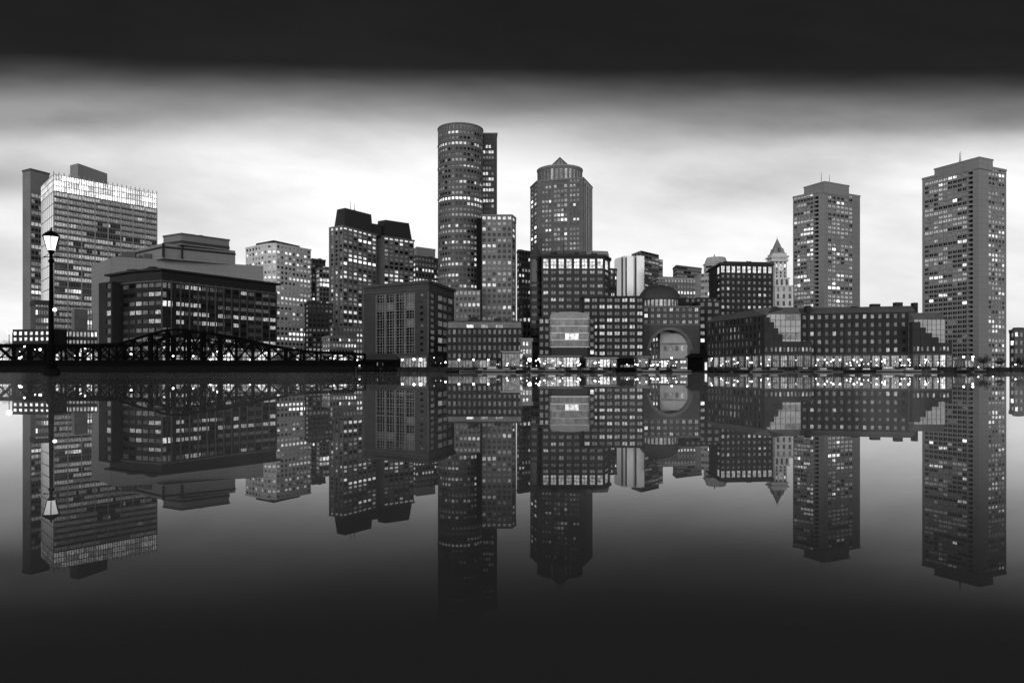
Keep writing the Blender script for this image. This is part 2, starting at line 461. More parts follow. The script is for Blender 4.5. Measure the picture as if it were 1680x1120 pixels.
# ---- glass office tower with a glowing crown, far left
C = xy(88, 313, 640); R = xy(257, 343, 712); L = xy(67, 332, 684); zt = zat(313, 640); zc = zat(285, 640)
b = Bld('office_tower', 'wide glass office tower with a glowing white crown at the left edge of the skyline', 'office tower', C, (60, 260, 280, 560))
side = wall(.78, rough=.16, nscale=.05, amt=.08, metal=.9)
q4 = quad(L, C, R)
LVA = [glass(.05, .12, .5), lit(.16), lit(.24), lit(.42), lit(1.0)]
fl = litf(.72, .3, 11, (3, 5, 2.2, .4), rows={17: (.85, 3), 20: (.5, 2), 9: (.5, 2)}, run=.8, dark1=.6)
b.block(q4, 0, zt, wall(.25, rough=.6, nscale=.1), [[(0, .999, spec(6, 15, [side] * 5, litf(0, 0, 1), mx=.03, my=(.04, .04), dep=.1, wm=wall(.5, nscale=.2)))],
        [(0, 1, spec(40, 30, LVA, fl, mx=.05, my=(.30, .12), dep=.45))]], roof=dark_r)
b.floors(C, R, 0, zt, 30, wall(.05, nscale=.3), .55, .6)
b.piers(C, R, 0, zt, 8, wall(.42, nscale=.2), .8, .8)
LVC = [lit(.6), lit(.8), lit(1.1), lit(1.5), lit(2.0)]
cf = litf(1.0, 1.0, 5, (1.5, 3, 4, 3), dark1=1)
b.facade(L, C, zt, zc, 10, 3, wall(.5, nscale=.2), [lit(.5), lit(.6), lit(.8), lit(.8), lit(1.0)], cf, mx=.05, my=(.06, .06), dep=.25, part='crown')
b.facade(C, R, zt, zc, 44, 3, wall(.45, nscale=.2), LVC, cf, mx=.13, my=(.05, .07), dep=.3, part='crown')
B4 = q4[3]; b.plain(R, B4, zt, zc, conc, 'crown'); b.plain(B4, L, zt, zc, conc, 'crown')
b.piers(C, R, zt, zc + 2.2, 22, wall(.45, nscale=.2), .45, .6, 'crown_fin')
b.mb('roof').poly([(p.x, p.y, zc - 1.0) for p in q4], dark_r)
pl = [xy(115, 271, 697), xy(128, 268, 690), xy(176, 285, 726)]; b.mb('penthouse').prism(quad(*pl), zc - 3, zat(268, 690), grey_p)
b.finish()
# ---- concrete slab behind it
C = xy(50, 277, 705); R = xy(81, 285, 722); L = xy(37, 278, 712)
b = Bld('slab_tower', 'thin grey concrete slab tower with a louvred strip behind the glowing crown', 'tower', C, (36, 70, 270, 540))
b.block(quad(L, C, R), 0, zat(277, 705), conc, [[(0, 1, spec(2, 1, LVd, litf(0, 0, 1), mx=.3, my=(.999, 0)))] if False else None,
        [(.04, .62, spec(3, 26, LVA, litf(.45, .2, 21), mx=.06, my=(.22, .2), z0=30, z1=zat(315, 705)))]], roof=dark_r)
b.cap(quad(L, C, R), zat(277, 705) - 1.5, zat(277, 705) + .5, .4, conc_d)
b.finish()

# ---- low town left of the lamp
C = xy(58, 493, 560); R = xy(84, 494, 565)
b = Bld('low_office', 'small dark office block with a flat black roof below the thin concrete slab', 'office block', C, (56, 84, 490, 560))
b.block(quad(xy(50, 494, 575), C, R), 0, zat(493, 560), conc_d, [None, [(0, 1, spec(6, 9, LV, litf(.6, .4, 31)))]], roof=dark_r)
b.cap(quad(xy(50, 494, 575), C, R), zat(500, 560), zat(492, 560), .5, brick); b.finish()
A_, B_ = xy(20, 540, 420), xy(82, 540, 415)
b = Bld('low_warehouse', 'two-storey dark warehouse with a double row of lit windows at the left edge', 'warehouse', A_, (0, 90, 535, 570))
b.block([A_, B_, B_ + Vector((0, 16)), A_ + Vector((0, 16))], 0, zat(540, 418), brick2, [[(0, 1, spec(7, 2, LVw, litf(.95, 1, 33, (0, 2, 4, 1)), z0=zat(561, 418), z1=zat(542, 418), mx=.22, my=(.25, .2)))]], roof=dark_r)
b.finish()
C = xy(122, 506, 455); R = xy(152, 508, 465)
b = Bld('mid_rise_block', 'pale plain mid-rise block with a bright lit corner in front of the glass tower', 'building', C, (118, 155, 500, 565))
b.block(quad(xy(117, 507, 470), C, R), 0, zat(506, 455), wall(.24, nscale=.2), [None, [(.7, 1, spec(2, 12, LVw, litf(.9, .9, 36, (1, 3, 3, 1)), mx=.15, my=(.1, .1)))]], roof=dark_r); b.finish()
C = xy(88, 540, 440); R = xy(160, 543, 448)
b = Bld('low_terrace', 'low dark building with scattered lit windows between the tall lamp and the dark glass block', 'building', C, (88, 160, 538, 575))
b.block(quad(xy(84, 541, 455), C, R), 0, zat(541, 440), wall(.10, nscale=.2), [None, [(0, 1, spec(12, 5, LVw, litf(.55, .5, 37)))]], roof=dark_r); b.finish()

# ---- blank stepped block
b = Bld('stepped_block', 'plain grey windowless block stepping up in tiers behind the dark glass building', 'building', xy(300, 420, 480), (150, 430, 380, 470))
t3 = quad(xy(150, 426, 520), xy(186, 423, 478), xy(432, 432, 520)); z3 = zat(421, 478)
b.mb('lower_tier').prism(t3, 0, z3, grey_p)
t2 = quad(xy(222, 401, 508), xy(268, 398, 482), xy(386, 408, 512)); z2 = zat(399, 482)
b.mb('middle_tier').prism(t2, z3 - .5, z2, grey_p)
t1 = quad(xy(268, 387, 494), xy(298, 383, 484), xy(376, 396, 508)); z1 = zat(383, 484)
b.mb('upper_tier').prism(t1, z2 - .5, z1, wall(.27, nscale=.03, amt=.14))
b.cap(t1, z2 + .4, z2 + 2.2, .25, brick, 'dark_band'); b.cap(t2, z2 - 3.2, z2 - 1.8, .25, dark_r, 'dark_band')
b.cap(t1, z1 - .8, z1 + .4, .35, conc_d, 'parapet')
for x_, D_ in ((268, 481), (299, 487)):
    b.mb('vertical_slot').box((xy(x_, 430, D_).x, D_ - .1, (z2 + z3) / 2), (.9, 1.6, z2 - z3 + 8 - 8.1), dark_r)
clutter(b, quad(xy(190, 401, 508), xy(206, 406, 482), xy(268, 408, 490)), z3, 3, conc_d, 3, (4, 9), (3, 7))
clutter(b, t1, z1, 3, conc_d, 4, (2, 4), (.8, 1.8)); b.finish()

# ---- dark glass building with a curved cornice
C = xy(265, 441, 330); R = xy(453, 465, 385); zt = zat(441, 330)
Lp = [xy(180, 448, 350), xy(222, 444, 336)]
back = Lp[0] + R - C
pts = [Lp[0], Lp[1], C, R, back]
b = Bld('glass_office_block', 'broad dark glass office block with an overhanging roof behind the truss bridge', 'office block', C, (160, 455, 440, 560))
LVD = [glass(.012, .1, .15), lit(.02), lit(.07), lit(.42), lit(1.3)]
f1 = litf(.28, .0, 41, (5, 3, .8, .1), rows={3: (.65, 3), 4: (.3, 3), 0: (.2, 3), 6: (.5, 3), 7: (.8, 3), 9: (.5, 3)}); ztf = zt - 5.6
sp1 = dict(mx=.05, my=(.42, .14), dep=.35, mull=(wall(.03), 4, 1, .03))
wd_ = wall(.032, rough=.5, nscale=.2, amt=.2)
b.block(pts, 0, zt - .6, wd_, [[(0, 1, spec(4, 10, LVD, litf(.3, .1, 42, rows={2: (.6, 3), 3: (.4, 3), 6: (.6, 2), 7: (.8, 3), 8: (.5, 2)}), z1=ztf, **sp1))],
        [(0, .98, spec(4, 10, LVD, litf(.3, .1, 43, rows={2: (.3, 3), 3: (.5, 3), 6: (.7, 2), 7: (.9, 2)}), z1=ztf, **sp1))],
        [(.0, .09, spec(2, 10, LVw, litf(.4, .3, 44, rows={6: (1, 2), 7: (1, 3), 8: (1, 2)}), z1=ztf, mx=.1, my=(.30, .1))), (.11, 1, spec(13, 10, LVD, f1, z1=ztf, **sp1))]], roof=dark_r)
b.piers(C, R, 0, ztf + 1, 14, wall(.10, rough=.5), .55, .5)
b.cap(pts, ztf - .1, ztf + .5, .6, wall(.14), 'string_course'); b.cap(pts, zt - .8, zt + .1, 1.8, metal_d)
C2 = xy(184, 462, 338); L2 = xy(162, 463, 346)
b.block([L2, C2, C2 + Vector((6, 22)), L2 + Vector((4, 24))], 0, zat(462, 340), dark_r, [[(.45, 1, spec(1, 10, LVD, litf(.4, .2, 45)))]], roof=dark_r, part='stair_tower')
clutter(b, [Lp[0], Lp[1], C, back], zt, 3, dark_r, 5, (2, 4), (.6, 1.2)); b.finish()

# ---- white gridded tower
C = xy(447, 399, 600); L = xy(403, 408, 627); R = xy(510, 409, 636); zt = zat(399, 600)
L1 = L.lerp(C, .8); C1 = C.lerp(R, .1)
pts = [L, L1, C1, R, L + R - C]
b = Bld('gridded_tower', 'pale concrete tower with a dense grid of square dark windows and a black roof box', 'tower', C, (400, 512, 395, 560))
fE = lambda s_: litf(.36, .12, s_, (2, 3, 3, .5), rows={1: (.7, 3), 3: (.35, 3), 6: (.85, 3), 2: (.3, 2), 13: (.35, 3), 18: (.6, 3)})
g_ = dict(mx=.19, my=(.30, .22), dep=.6)
we = wall(.85, nscale=.05, amt=.12)
b.block(pts, 0, zt, we, [[(0, 1, spec(7, 25, LVw, fE(51), **g_))], [(0, 1, spec(2, 25, LVw, fE(52), **g_))], [(0, 1, spec(9, 25, LVw, fE(53), **g_))]], roof=dark_r)
b.cap(pts, zt - .5, zt + .9, .3, we)
ph = [xy(420, 404, 622), xy(449, 394, 606), xy(492, 403, 634)]; b.mb('penthouse').prism(quad(*ph), zt - .5, zat(394, 606), wall(.03)); b.finish()

# ---- buildings glimpsed behind
def simple(name, label, cat, L, C, R, y, wm, lv, fn, nb, nf, vis, cap=True, clut=2, g=dict(mx=.2, my=(.28, .22)), z0=0, seed=1, group=None, mx_=None):
    z = zat(y, C[2]); pts = quad(xy(*L), xy(*C), xy(*R))
    b = Bld(name, label, cat, pts[1], vis, group)
    fs = [[(0, 1, spec(nb[0], nf, lv, fn, **g))] if nb[0] else None, [(0, 1, spec(nb[1], nf, lv, fn, **g))] if nb[1] else None]
    b.block(pts, z0, z, wm, fs, roof=dark_r)
    if cap: b.cap(pts, z - 1.0, z + .8, .35, wm, 'parapet')
    if clut: clutter(b, pts, z, clut, dark_r, seed)
    return b
simple('dark_tower', 'narrow dark tower with a few lit windows peeking out right of the pale gridded tower', 'tower', (505, 427, 700), (512, 425, 680), (534, 427, 690), 425, conc_d, LV, litf(.25, .1, 61), (1, 4), 24, (508, 536, 420, 560)).finish()
simple('grey_glass_tower', 'small pale grey glass tower squeezed beside the twin tower with sloped black roofs', 'tower', (518, 444, 650), (524, 440, 640), (546, 441, 650), 440, wall(.34, nscale=.1), LV, litf(.3, .1, 62), (1, 4), 22, (520, 545, 436, 560), g=dict(mx=.1, my=(.25, .1))).finish()
simple('dark_low_block', 'dark low block in the gap between the gridded tower and the twin tower', 'building', (500, 499, 530), (506, 497, 520), (546, 498, 530), 497, brick2, LV, litf(.12, .1, 63), (1, 6), 14, (504, 545, 495, 580)).finish()

# ---- twin tower with sloped mansards
b = Bld('twin_tower', 'dark double tower with sloped black mansard tops and a row of lights under the eaves', 'tower', xy(600, 380, 580), (538, 682, 365, 560))
wf = wall(.20, nscale=.1)
fF = lambda s_: litf(.42, .15, s_, (4, 3, 2, .5), rows={0: (.9, 3), 1: (.35, 3), 3: (.2, 3), 10: (.6, 3), 11: (.3, 3), 14: (.35, 3), 24: (.5, 3), 25: (.6, 3), 27: (.7, 3), 28: (.5, 3), 30: (.6, 3)})
C = xy(563, 370, 560); L = xy(541, 373, 568); R = xy(618, 384, 597); zt = zat(370, 560); p1 = quad(L, C, R)
gF = dict(mx=.14, my=(.28, .12), dep=.7)
b.block(p1, 0, zt, wf, [[(0, 1, spec(3, 33, LV, fF(71), mx=.25, my=(.2, .2), dep=.5))], [(0, 1, spec(7, 33, LV, fF(72), **gF))]], roof=dark_r, part='tower_body')
b.piers(L, C, 0, zt, 3, wall(.24), .8, .5)
C2 = xy(630, 385, 602); L2 = xy(618, 385, 606); R2 = xy(679, 394, 622); p2 = quad(L2, C2, R2)
b.block(p2, 0, zt - .3, wf, [None, [(0, 1, spec(6, 33, LV, fF(73), **gF))]], roof=dark_r, part='tower_body')
mz = wall(.055, rough=.6, nscale=.1, amt=.15)
def mansard(lo, hi, z0, z1):
    m_ = MB(); m_.frustum(quad(*lo), quad(*hi), z0, z1, mz); part(m_, 'mansard', b.root)
zm = zat(341, 566)
mansard([xy(548, 373, 571), xy(565, 371, 563), xy(612, 377, 592)], [xy(553, 343, 572), xy(566, 341, 566), xy(609, 350, 590)], zt - .4, zm)
mansard([xy(617, 386, 609), xy(631, 385, 604), xy(676, 388, 620)], [xy(620, 361, 611), xy(633, 356, 606), xy(671, 365, 620)], zt - .6, zm - 1)
clutter(b, [xy(553, 343, 572), xy(566, 341, 566), xy(609, 350, 590), xy(600, 350, 598)], zm, 2, dark_r, 9, (1.5, 3), (.6, 1.2), 2)
b.cap(p1, zt - 1.1, zt + .2, .5, wall(.22)); b.cap(p2, zt - 1.3, zt, .5, wall(.22))
b.mb('link').prism([xy(606, 357, 594), xy(626, 360, 602), xy(626, 360, 615), xy(606, 357, 612)], zt - 1, zm - 6, mz); b.finish()
simple('lit_podium', 'pale lit podium block in front of the foot of the double tower', 'building', (529, 556, 500), (541, 553, 480), (604, 551, 500), 552, wall(.36), LVw, litf(.5, .5, 75, (2, 3, 3, .6)), (3, 13), 6, (528, 605, 545, 590), clut=0).finish()
simple('stepped_podium', 'low gridded block with bright windows between the double tower and the dark brick block', 'building', (541, 536, 530), (546, 535, 520), (606, 534, 540), 535, wall(.20), LVw, litf(.4, .4, 76, (2, 3, 3, .6)), (1, 11), 8, (540, 605, 530, 560), clut=0).finish()

# ---- small ones behind
simple('lit_office', 'mid-height office with bright lit floors left of the tall round tower', 'office block', (672, 424, 640), (682, 421, 620), (722, 420, 640), 420, wall(.16), LV, litf(.45, .3, 81, (3, 3, 3, .8), rows={2: (.8, 3), 4: (.8, 3)}), (2, 8), 22, (670, 720, 416, 470)).finish()
simple('pale_box_tower', 'distant pale blank block showing over the office with bright lit floors', 'tower', (676, 408, 760), (684, 406, 740), (714, 408, 755), 406, wall(.34, amt=.12), LV, litf(.05, 0, 82), (0, 0), 1, (676, 716, 404, 420), clut=0).finish()

# ---- brick block with glass grid
C = xy(703, 461, 385); L = xy(597, 470, 410); R = xy(745, 476, 428); zt = zat(461, 385)
b = Bld('brick_glass_block', 'dark brick waterfront block with a recessed four-bay glass grid and a heavy flat cornice', 'office block', C, (596, 746, 465, 585))
zg1, zg0 = zat(482, 398), zat(580, 398)
fG = litf(.10, .0, 91, (4, 3, .3, 0), dark1=.15, run=.1)
gg = wall(.02)
b.block(quad(L, C, R), 0, zt, wall(.085, nscale=.15), [[(.19, .80, spec(4, 7, [glass(.006, .12, .1), lit(.03), lit(.07), lit(.3), lit(.6)], fG, z0=zg0, z1=zg1, mx=.10, my=(.06, .05), dep=.8, wm=wall(.22), mull=(wall(.38), 3, 3, .045))),
    (.84, .96, spec(1, 10, LVd, litf(.15, 0, 92), z0=zg0, z1=zg1, mx=.3, my=(.3, .3)))],
    [(.03, .28, spec(1, 10, LVd, litf(.1, 0, 93), z0=zg0, z1=zg1, mx=.2, my=(.2, .2))), (.34, .96, spec(3, 7, LVd, litf(.1, 0, 94), z0=zg0, z1=zg1, mx=.05, my=(.3, .1)))]], roof=dark_r)
b.cap(quad(L, C, R), zt - 1.1, zt + .5, .9, wall(.10)); b.cap(quad(L, C, R), zg1 + 1.2, zg1 + 1.7, .3, wall(.14), 'string_course')
b.piers(L, C, zg0, zg1, 1, wall(.14), 1.0, .4)
clutter(b, quad(L, C, R), zt, 2, dark_r, 6, (3, 6), (1, 2)); b.finish()

# ---- tall round tower
R0 = 17.2; D0 = 558; cx = xy(755.5, 201, D0).x; zt = zat(201, D0 - R0)
b = Bld('round_tower', 'tallest dark round tower with lit curved floors and a finned crown', 'skyscraper', (cx, D0), (716, 848, 200, 545))
NS = 36; LVH = [glass(.008, .12, .14), lit(.10), lit(.24), lit(.7), lit(1.5)]
wh = wall(.165, rough=.7, nscale=.1)
rowsH = {2: (.75, 3), 5: (.25, 2), 6: (.45, 3), 9: (.45, 3), 12: (.97, 4), 17: (.3, 3), 20: (.35, 3), 24: (.2, 3), 28: (.35, 3), 33: (.4, 2), 37: (.6, 3)}
fH = litf(.42, .08, 101, (5, 3, 1.2, .3), rows=rowsH)
ring = [Vector((cx + R0 * math.cos(2 * math.pi * a / NS), D0 + R0 * math.sin(2 * math.pi * a / NS))) for a in range(NS)]
zb = zt - 5.0; seg = {}
for a in range(NS):
    A, B = ring[a], ring[(a + 1) % NS]; ang = 2 * math.pi * (a + .5) / NS
    if math.sin(ang) < .25:
        b.facade(A, B, 0, zb, 1, 44, wh, LVH, (lambda i, j, nb, nf, a=a: fH(a, j, NS, nf)), mx=.17, my=(.32, .2), dep=.4, part='tower_body')
        b.facade(A, B, zb, zt, 1, 1, wall(.2), LVH, (lambda i, j, nb, nf: 1), mx=.28, my=(.12, .1), dep=.8, part='crown')
    else: b.plain(A, B, 0, zt, wh, 'tower_body')
for zz in (zb - 8.5, zb - 49, zb - 26): b.cap(ring, zz, zz + .5, .35, wall(.2), 'ring_band')
b.cap(ring, zt - .9, zt + .1, .35, wall(.22), 'crown_rim')
b.mb('roof').poly([(p.x, p.y, zb) for p in ring], dark_r)
A, B = xy(779, 219, 566), xy(815.5, 219, 566); zs = zat(219, 566)
fs = litf(.2, .1, 103, (4, 3, 2, .4), rows={3: (.7, 3), 7: (.8, 3), 8: (.7, 3), 9: (.7, 3), 10: (.85, 3), 12: (.5, 3), 16: (.95, 4)})
b.block([A, B, B + Vector((-2, 30)), A + Vector((0, 30))], 0, zs, wall(.10), [[(.1, .86, spec(6, 44, LVH, fs, mx=.13, my=(.3, .15)))]], roof=dark_r, part='slab')
b.cap([A, B, B + Vector((-2, 30)), A + Vector((0, 30))], zs - 1, zs + .4, .4, wall(.16), 'slab_cornice')
A, B, Cc = xy(790, 353, 534), xy(840, 353, 534), xy(846.5, 358, 545); zl = zat(353, 534)
pl = [A, B, Cc, Cc + Vector((0, 18)), A + Vector((0, 28))]
wl = wall(.26, nscale=.1)
gl_ = dict(mx=.20, my=(.24, .22), dep=.6)
fl2 = lambda s_: litf(.30, .06, s_, (4, 3, 2, .4), rows={0: (.45, 3), 2: (.2, 3), 8: (.3, 3), 11: (.4, 3), 19: (.7, 3), 23: (.4, 3)})
b.block(pl, 0, zl, wl, [[(0, 1, spec(6, 28, LVH, fl2(105), **gl_))], [(0, 1, spec(1, 28, LVH, fl2(106), **gl_))]], roof=dark_r, part='lower_tower')
b.cap(pl, zl - .6, zl + .5, .3, wl, 'lower_cornice')
b.mb('shaded_gap_fill').prism([xy(782, 500, 533), xy(790.3, 500, 533), xy(790.3, 500, 560), xy(782, 500, 560)], 0, zat(358, 534), wall(.012))  # near-black solid, its colour standing in for the shaded gap between the towers
pp = [xy(744, 500, 526), xy(788, 500, 526), xy(788, 500, 534), xy(744, 500, 536)]
b.block(pp, 0, zat(476, 526), wall(.26), [[(.05, 1, spec(6, 14, LVH, litf(.45, .3, 107), **gl_))]], roof=dark_r, part='podium')
b.finish()
simple('gap_tower', 'dark narrow building between the round tower and the tower with the conical top', 'tower', (848, 413, 640), (851, 411, 630), (876, 409, 640), 411, conc_d, LV, litf(.3, .1, 111), (1, 5), 22, (846, 875, 408, 500), clut=1).finish()
simple('dark_gap_block', 'unlit dark block low between the round tower and the turreted brick building', 'building', (850, 497, 420), (858, 496, 410), (892, 495, 420), 496, brick2, LVd, litf(.1, .05, 112), (1, 5), 10, (850, 885, 495, 600)).finish()

# ---- tower with conical top
b = Bld('cone_top_tower', 'tall grey tower with chamfered corners, a drum of lit columns and a shallow conical roof', 'skyscraper', xy(920, 300, 590), (868, 975, 265, 415))
pts = [xy(870, 303, 592), xy(881, 297, 572), xy(957, 294, 562), xy(972, 304, 592)]
pts += [pts[3] + Vector((-4, 22)), pts[0] + Vector((5, 24))]; zt = zat(297, 572)
wi = wall(.18, rough=.6, nscale=.1)
fI = litf(.36, .05, 121, (4, 3, 1.5, .4), rows={1: (.35, 2), 5: (.15, 3), 8: (.25, 3), 12: (.15, 3), 16: (.25, 2)})
LVI = levels(.012, 1.1, .25)
b.block(pts, 0, zt, wi, [[(0, 1, spec(2, 40, LVI, litf(.3, .1, 122), mx=.2, my=(.2, .2)))], [(.1, .32, spec(3, 40, LVI, fI, mx=.18, my=(.3, .2))), (.36, .66, spec(4, 40, LVI, fI, mx=.12, my=(.3, .1))), (.70, .92, spec(3, 40, LVI, fI, mx=.18, my=(.3, .2)))],
      [(.1, .9, spec(3, 1, [wall(.12)] * 5, litf(0, 0, 2), mx=.22, my=(.0, .02), dep=.6, wm=wall(.5)))]], roof=dark_r)
b.cap(pts, zt - .8, zt + .4, .3, wall(.25))
Dc = 590; Rc = 18.2; ccx = xy(918.5, 280, Dc).x; zr = zat(270, Dc - Rc)
ring = [Vector((ccx + Rc * math.cos(2 * math.pi * a / 30), Dc + Rc * math.sin(2 * math.pi * a / 30))) for a in range(30)]
LVG = [lit(.16), lit(.12), lit(.32), lit(.45), lit(.5)]
for a in range(30):
    A, B = ring[a], ring[(a + 1) % 30]; ang = 2 * math.pi * (a + .5) / 30
    if math.sin(ang) < .3:
        b.facade(A, B, zt - .5, zr, 1, 1, wall(.22), LVG, (lambda i, j, nb, nf: rnd.choice((0, 1, 2, 2))), mx=.2, my=(.03, .18), dep=.9, part='drum')
    else: b.plain(A, B, zt - .5, zr, wi, 'drum')
b.cap(ring, zr - .8, zr + .3, .4, wall(.35), 'drum_rim'); b.mb('drum').poly([(p.x, p.y, zr) for p in ring], wi)
m_ = MB(); za = zat(259, Dc)
m_.lathe((ccx, Dc, 0), [(Rc * .98, zr + .1), (Rc * .66, zr + 2.3), (Rc * .4, zr + 3.6), (.3, za)], wall(.42, nscale=.3), 12); part(m_, 'cone_roof', b.root)
m_ = MB()
for a in range(12):
    t_ = 2 * math.pi * a / 12; m_.bar((ccx + Rc * .42 * math.cos(t_), Dc + Rc * .42 * math.sin(t_), zr + 3.6), (ccx, Dc, za + .3), .5, wall(.15))
part(m_, 'cone_rib', b.root); b.finish()

# ---- turreted brick waterfront building with tall bright top windows
LVJ = [glass(.03, .15, .3), lit(.09), lit(.24), lit(.5), lit(1.0)]
b = Bld('turreted_brick_block', 'dark brick waterfront block with glowing top-floor windows and a round corner turret', 'apartment block', xy(940, 420, 372), (868, 1060, 400, 590))
A, B, Cc = xy(889, 421, 372), xy(991, 421, 372), xy(1001, 426, 384); zt = zat(421, 372)
pts = [A, B, Cc, Cc + Vector((0, 18)), A + Vector((0, 28))]
zw = zat(441, 372)
LVT = [lit(.8), lit(.8), lit(.8), lit(1.0, sc=.5), lit(1.2, sc=.4)]
fJ = litf(.34, .05, 131, (5, 2, 2, .2), rows={0: (.7, 2), 2: (.15, 2), 4: (.5, 3), 7: (.4, 3)}, run=.2, dark1=.8)
gJ = dict(mx=.20, my=(.30, .24), dep=.5, mull=(wall(.05), 2, 1, .08))
b.block(pts, 0, zw, brick, [[(0, 1, spec(8, 15, LVJ, fJ, z1=zw, **gJ))], [(0, 1, spec(1, 15, LVJ, fJ, **gJ))]], part='wall')
b.block(pts, zw, zt, brick, [[(0, 1, spec(8, 1, LVT, litf(1, 1, 3), mx=.17, my=(.04, .18), dep=.7, mull=(wall(.05), 2, 3, .05)))], [(.0, 1, spec(1, 1, LVT, litf(1, 1, 4), mx=.2, my=(.04, .18), dep=.7))]], roof=dark_r, part='top_floor')
b.cap(pts, zt - .2, zt + 1.0, .7, brick2); b.cap(pts, zw - .4, zw + .1, .4, wall(.12), 'string_course')
b.mb('roof_storey').prism([xy(892, 412, 378), xy(962, 412, 378), xy(962, 412, 390), xy(892, 412, 390)], zt + .9, zat(412, 378), wall(.12))
b.mb('lift_house').prism([xy(962, 411, 376), xy(997, 411, 378), xy(999, 411, 390), xy(962, 411, 392)], zt + .9, zat(411, 376), wall(.28))
tr = xy(879, 405, 378); m_ = MB()
m_.lathe((tr.x, 380, 0), [(2.9, 0), (2.9, zat(422, 377)), (3.3, zat(421, 377)), (3.3, zat(418, 377)), (2.2, zat(412, 377)), (.8, zat(405, 377)), (.1, zat(398, 377))], wall(.09), 16); part(m_, 'turret', b.root)
m_ = MB(); m_.lathe((tr.x, 380, 0), [(2.99, zat(462, 377)), (2.99, zat(425, 377))], glass(.03), 16); part(m_, 'turret_glazing', b.root)
for k in range(9):
    zz = zat(470 + 12 * k, 377); m_ = MB(); m_.lathe((tr.x, 380, 0), [(3.02, zz), (3.02, zz + 1.4)], glass(.03), 16); part(m_, 'turret_band', b.root)
# lower right wing
A, B = xy(957, 487, 366), xy(1056, 487, 366); zl = zat(487, 366)
wp = [A, B, B + Vector((0, 20)), A + Vector((0, 20))]
fW = litf(.56, .12, 133, (2, 3, 3.4, .5), run=.15, dark1=.6)
b.block(wp, 0, zl, wall(.05), [[(0, 1, spec(8, 11, LVJ, fW, z0=zat(607, 366), mx=.17, my=(.27, .22), dep=.5, mull=(wall(.05), 2, 1, .09)))]], roof=dark_r, part='wing')
b.cap(wp, zl - .3, zl + .5, .5, brick2, 'wing_cornice')
wp = [xy(884, 521, 362), xy(976, 521, 362), xy(976, 521, 368), xy(884, 521, 368)]
b.block(wp, 0, zat(521, 362), wall(.065), [[(0, .19, spec(2, 7, LVJ, litf(.3, .1, 135), mx=.2, my=(.3, .2))), (.9, 1, spec(1, 7, LVJ, litf(.3, .1, 136), mx=.2, my=(.3, .2)))]], roof=dark_r, part='lower_front')
clutter(b, pts, zt + 1, 3, dark_r, 8, (2, 4), (1, 2), 1); b.finish()

# ---- glazed bay pavilion
b = Bld('glazed_bay', 'pale glazed bay with a shallow domed roof and one glowing room', 'pavilion', xy(934, 530, 356), (900, 968, 510, 575))
zt, z0 = zat(523, 354), zat(569, 354)
gp = [xy(902, 523, 360), xy(905, 523, 355), xy(964, 523, 355), xy(967, 523, 360), xy(966, 523, 361.9), xy(903, 523, 361.9)]
LVK = [lit(.06, sc=.31), lit(.075, sc=.31), lit(.09, sc=.31), lit(.13, sc=.31), lit(.9, sc=.9)]
fr = wall(.5)
def fk(i, j, nb, nf):
    if nb > 2 and j == nf - 3 and 3 <= i <= 5: return 4
    return (1, 2, 0, 1, 2, 3)[(i * 7 + j * 5) % 6] if j else 0
for k in range(5): b.cap(gp, z0 + (zt - z0) * k / 4 - .22, z0 + (zt - z0) * k / 4 + .22, .35, wall(.85), 'floor_edge')
b.block(gp, z0, zt, fr, [[(0, 1, spec(1, 4, LVK, fk, mx=.08, my=(.06, .06), dep=.15))], [(0, 1, spec(8, 4, LVK, fk, mx=.02, my=(.06, .06), dep=.15))], [(0, 1, spec(1, 4, LVK, fk, mx=.08, my=(.06, .06), dep=.15))]], roof=fr, part='frame')
m_ = MB(); mid = xy(934, 515, 359)
hw = (gp[3].x - gp[0].x) / 2
for k in range(10):
    a0, a1 = math.pi * k / 10, math.pi * (k + 1) / 10
    x0, x1 = mid.x - hw * math.cos(a0), mid.x - hw * math.cos(a1); h0, h1 = 3.6 * math.sin(a0) ** .5 + .02, 3.6 * math.sin(a1) ** .5 + .02
    for ya in (355.3, 361.7): 
        pass
    m_.poly([(x0, 355.3, zt), (x1, 355.3, zt), (x1, 355.3, zt + h1), (x0, 355.3, zt + h0)], wall(.40, nscale=.3))
    m_.poly([(x0, 355.3, zt + h0), (x1, 355.3, zt + h1), (x1, 361.8, zt + h1), (x0, 361.8, zt + h0)], wall(.36, nscale=.3))
part(m_, 'domed_roof', b.root)
b.mb('base').prism([xy(905, 570, 356), xy(964, 570, 356), xy(964, 570, 361.8), xy(905, 570, 361.8)], QZ, z0, wall(.07)); b.finish()

# ---- white panelled tower and neighbours
b = Bld('white_panel_tower', 'white panelled tower split by two dark vertical grooves, with a dark banded wing', 'tower', xy(1030, 420, 705), (1005, 1090, 405, 490))
wt = zat(419, 700)
pa = [xy(1009, 424, 722), xy(1026, 418, 700)]
b.mb('white_panel').prism([pa[0], pa[1], pa[1] + Vector((1, 14)), pa[0] + Vector((1, 14))], 0, wt, white_)
for x0, x1 in ((1028.5, 1042), (1044.5, 1057)):
    m_ = MB(); A, B = xy(x0, 420, 701), xy(x1, 420, 704); m_.prism([A, B, B + Vector((0, 12)), A + Vector((0, 12))], 0, wt, white_); part(m_, 'white_panel', b.root)
A, B = xy(1020, 420, 706), xy(1057, 420, 708); b.mb('groove').prism([A, B, B + Vector((0, 8)), A + Vector((0, 8))], 0, wt - 1, wall(.04))
A, B, Cc = xy(1036, 416, 738), xy(1052, 411, 716), xy(1081, 416, 742); zt = zat(411, 716)
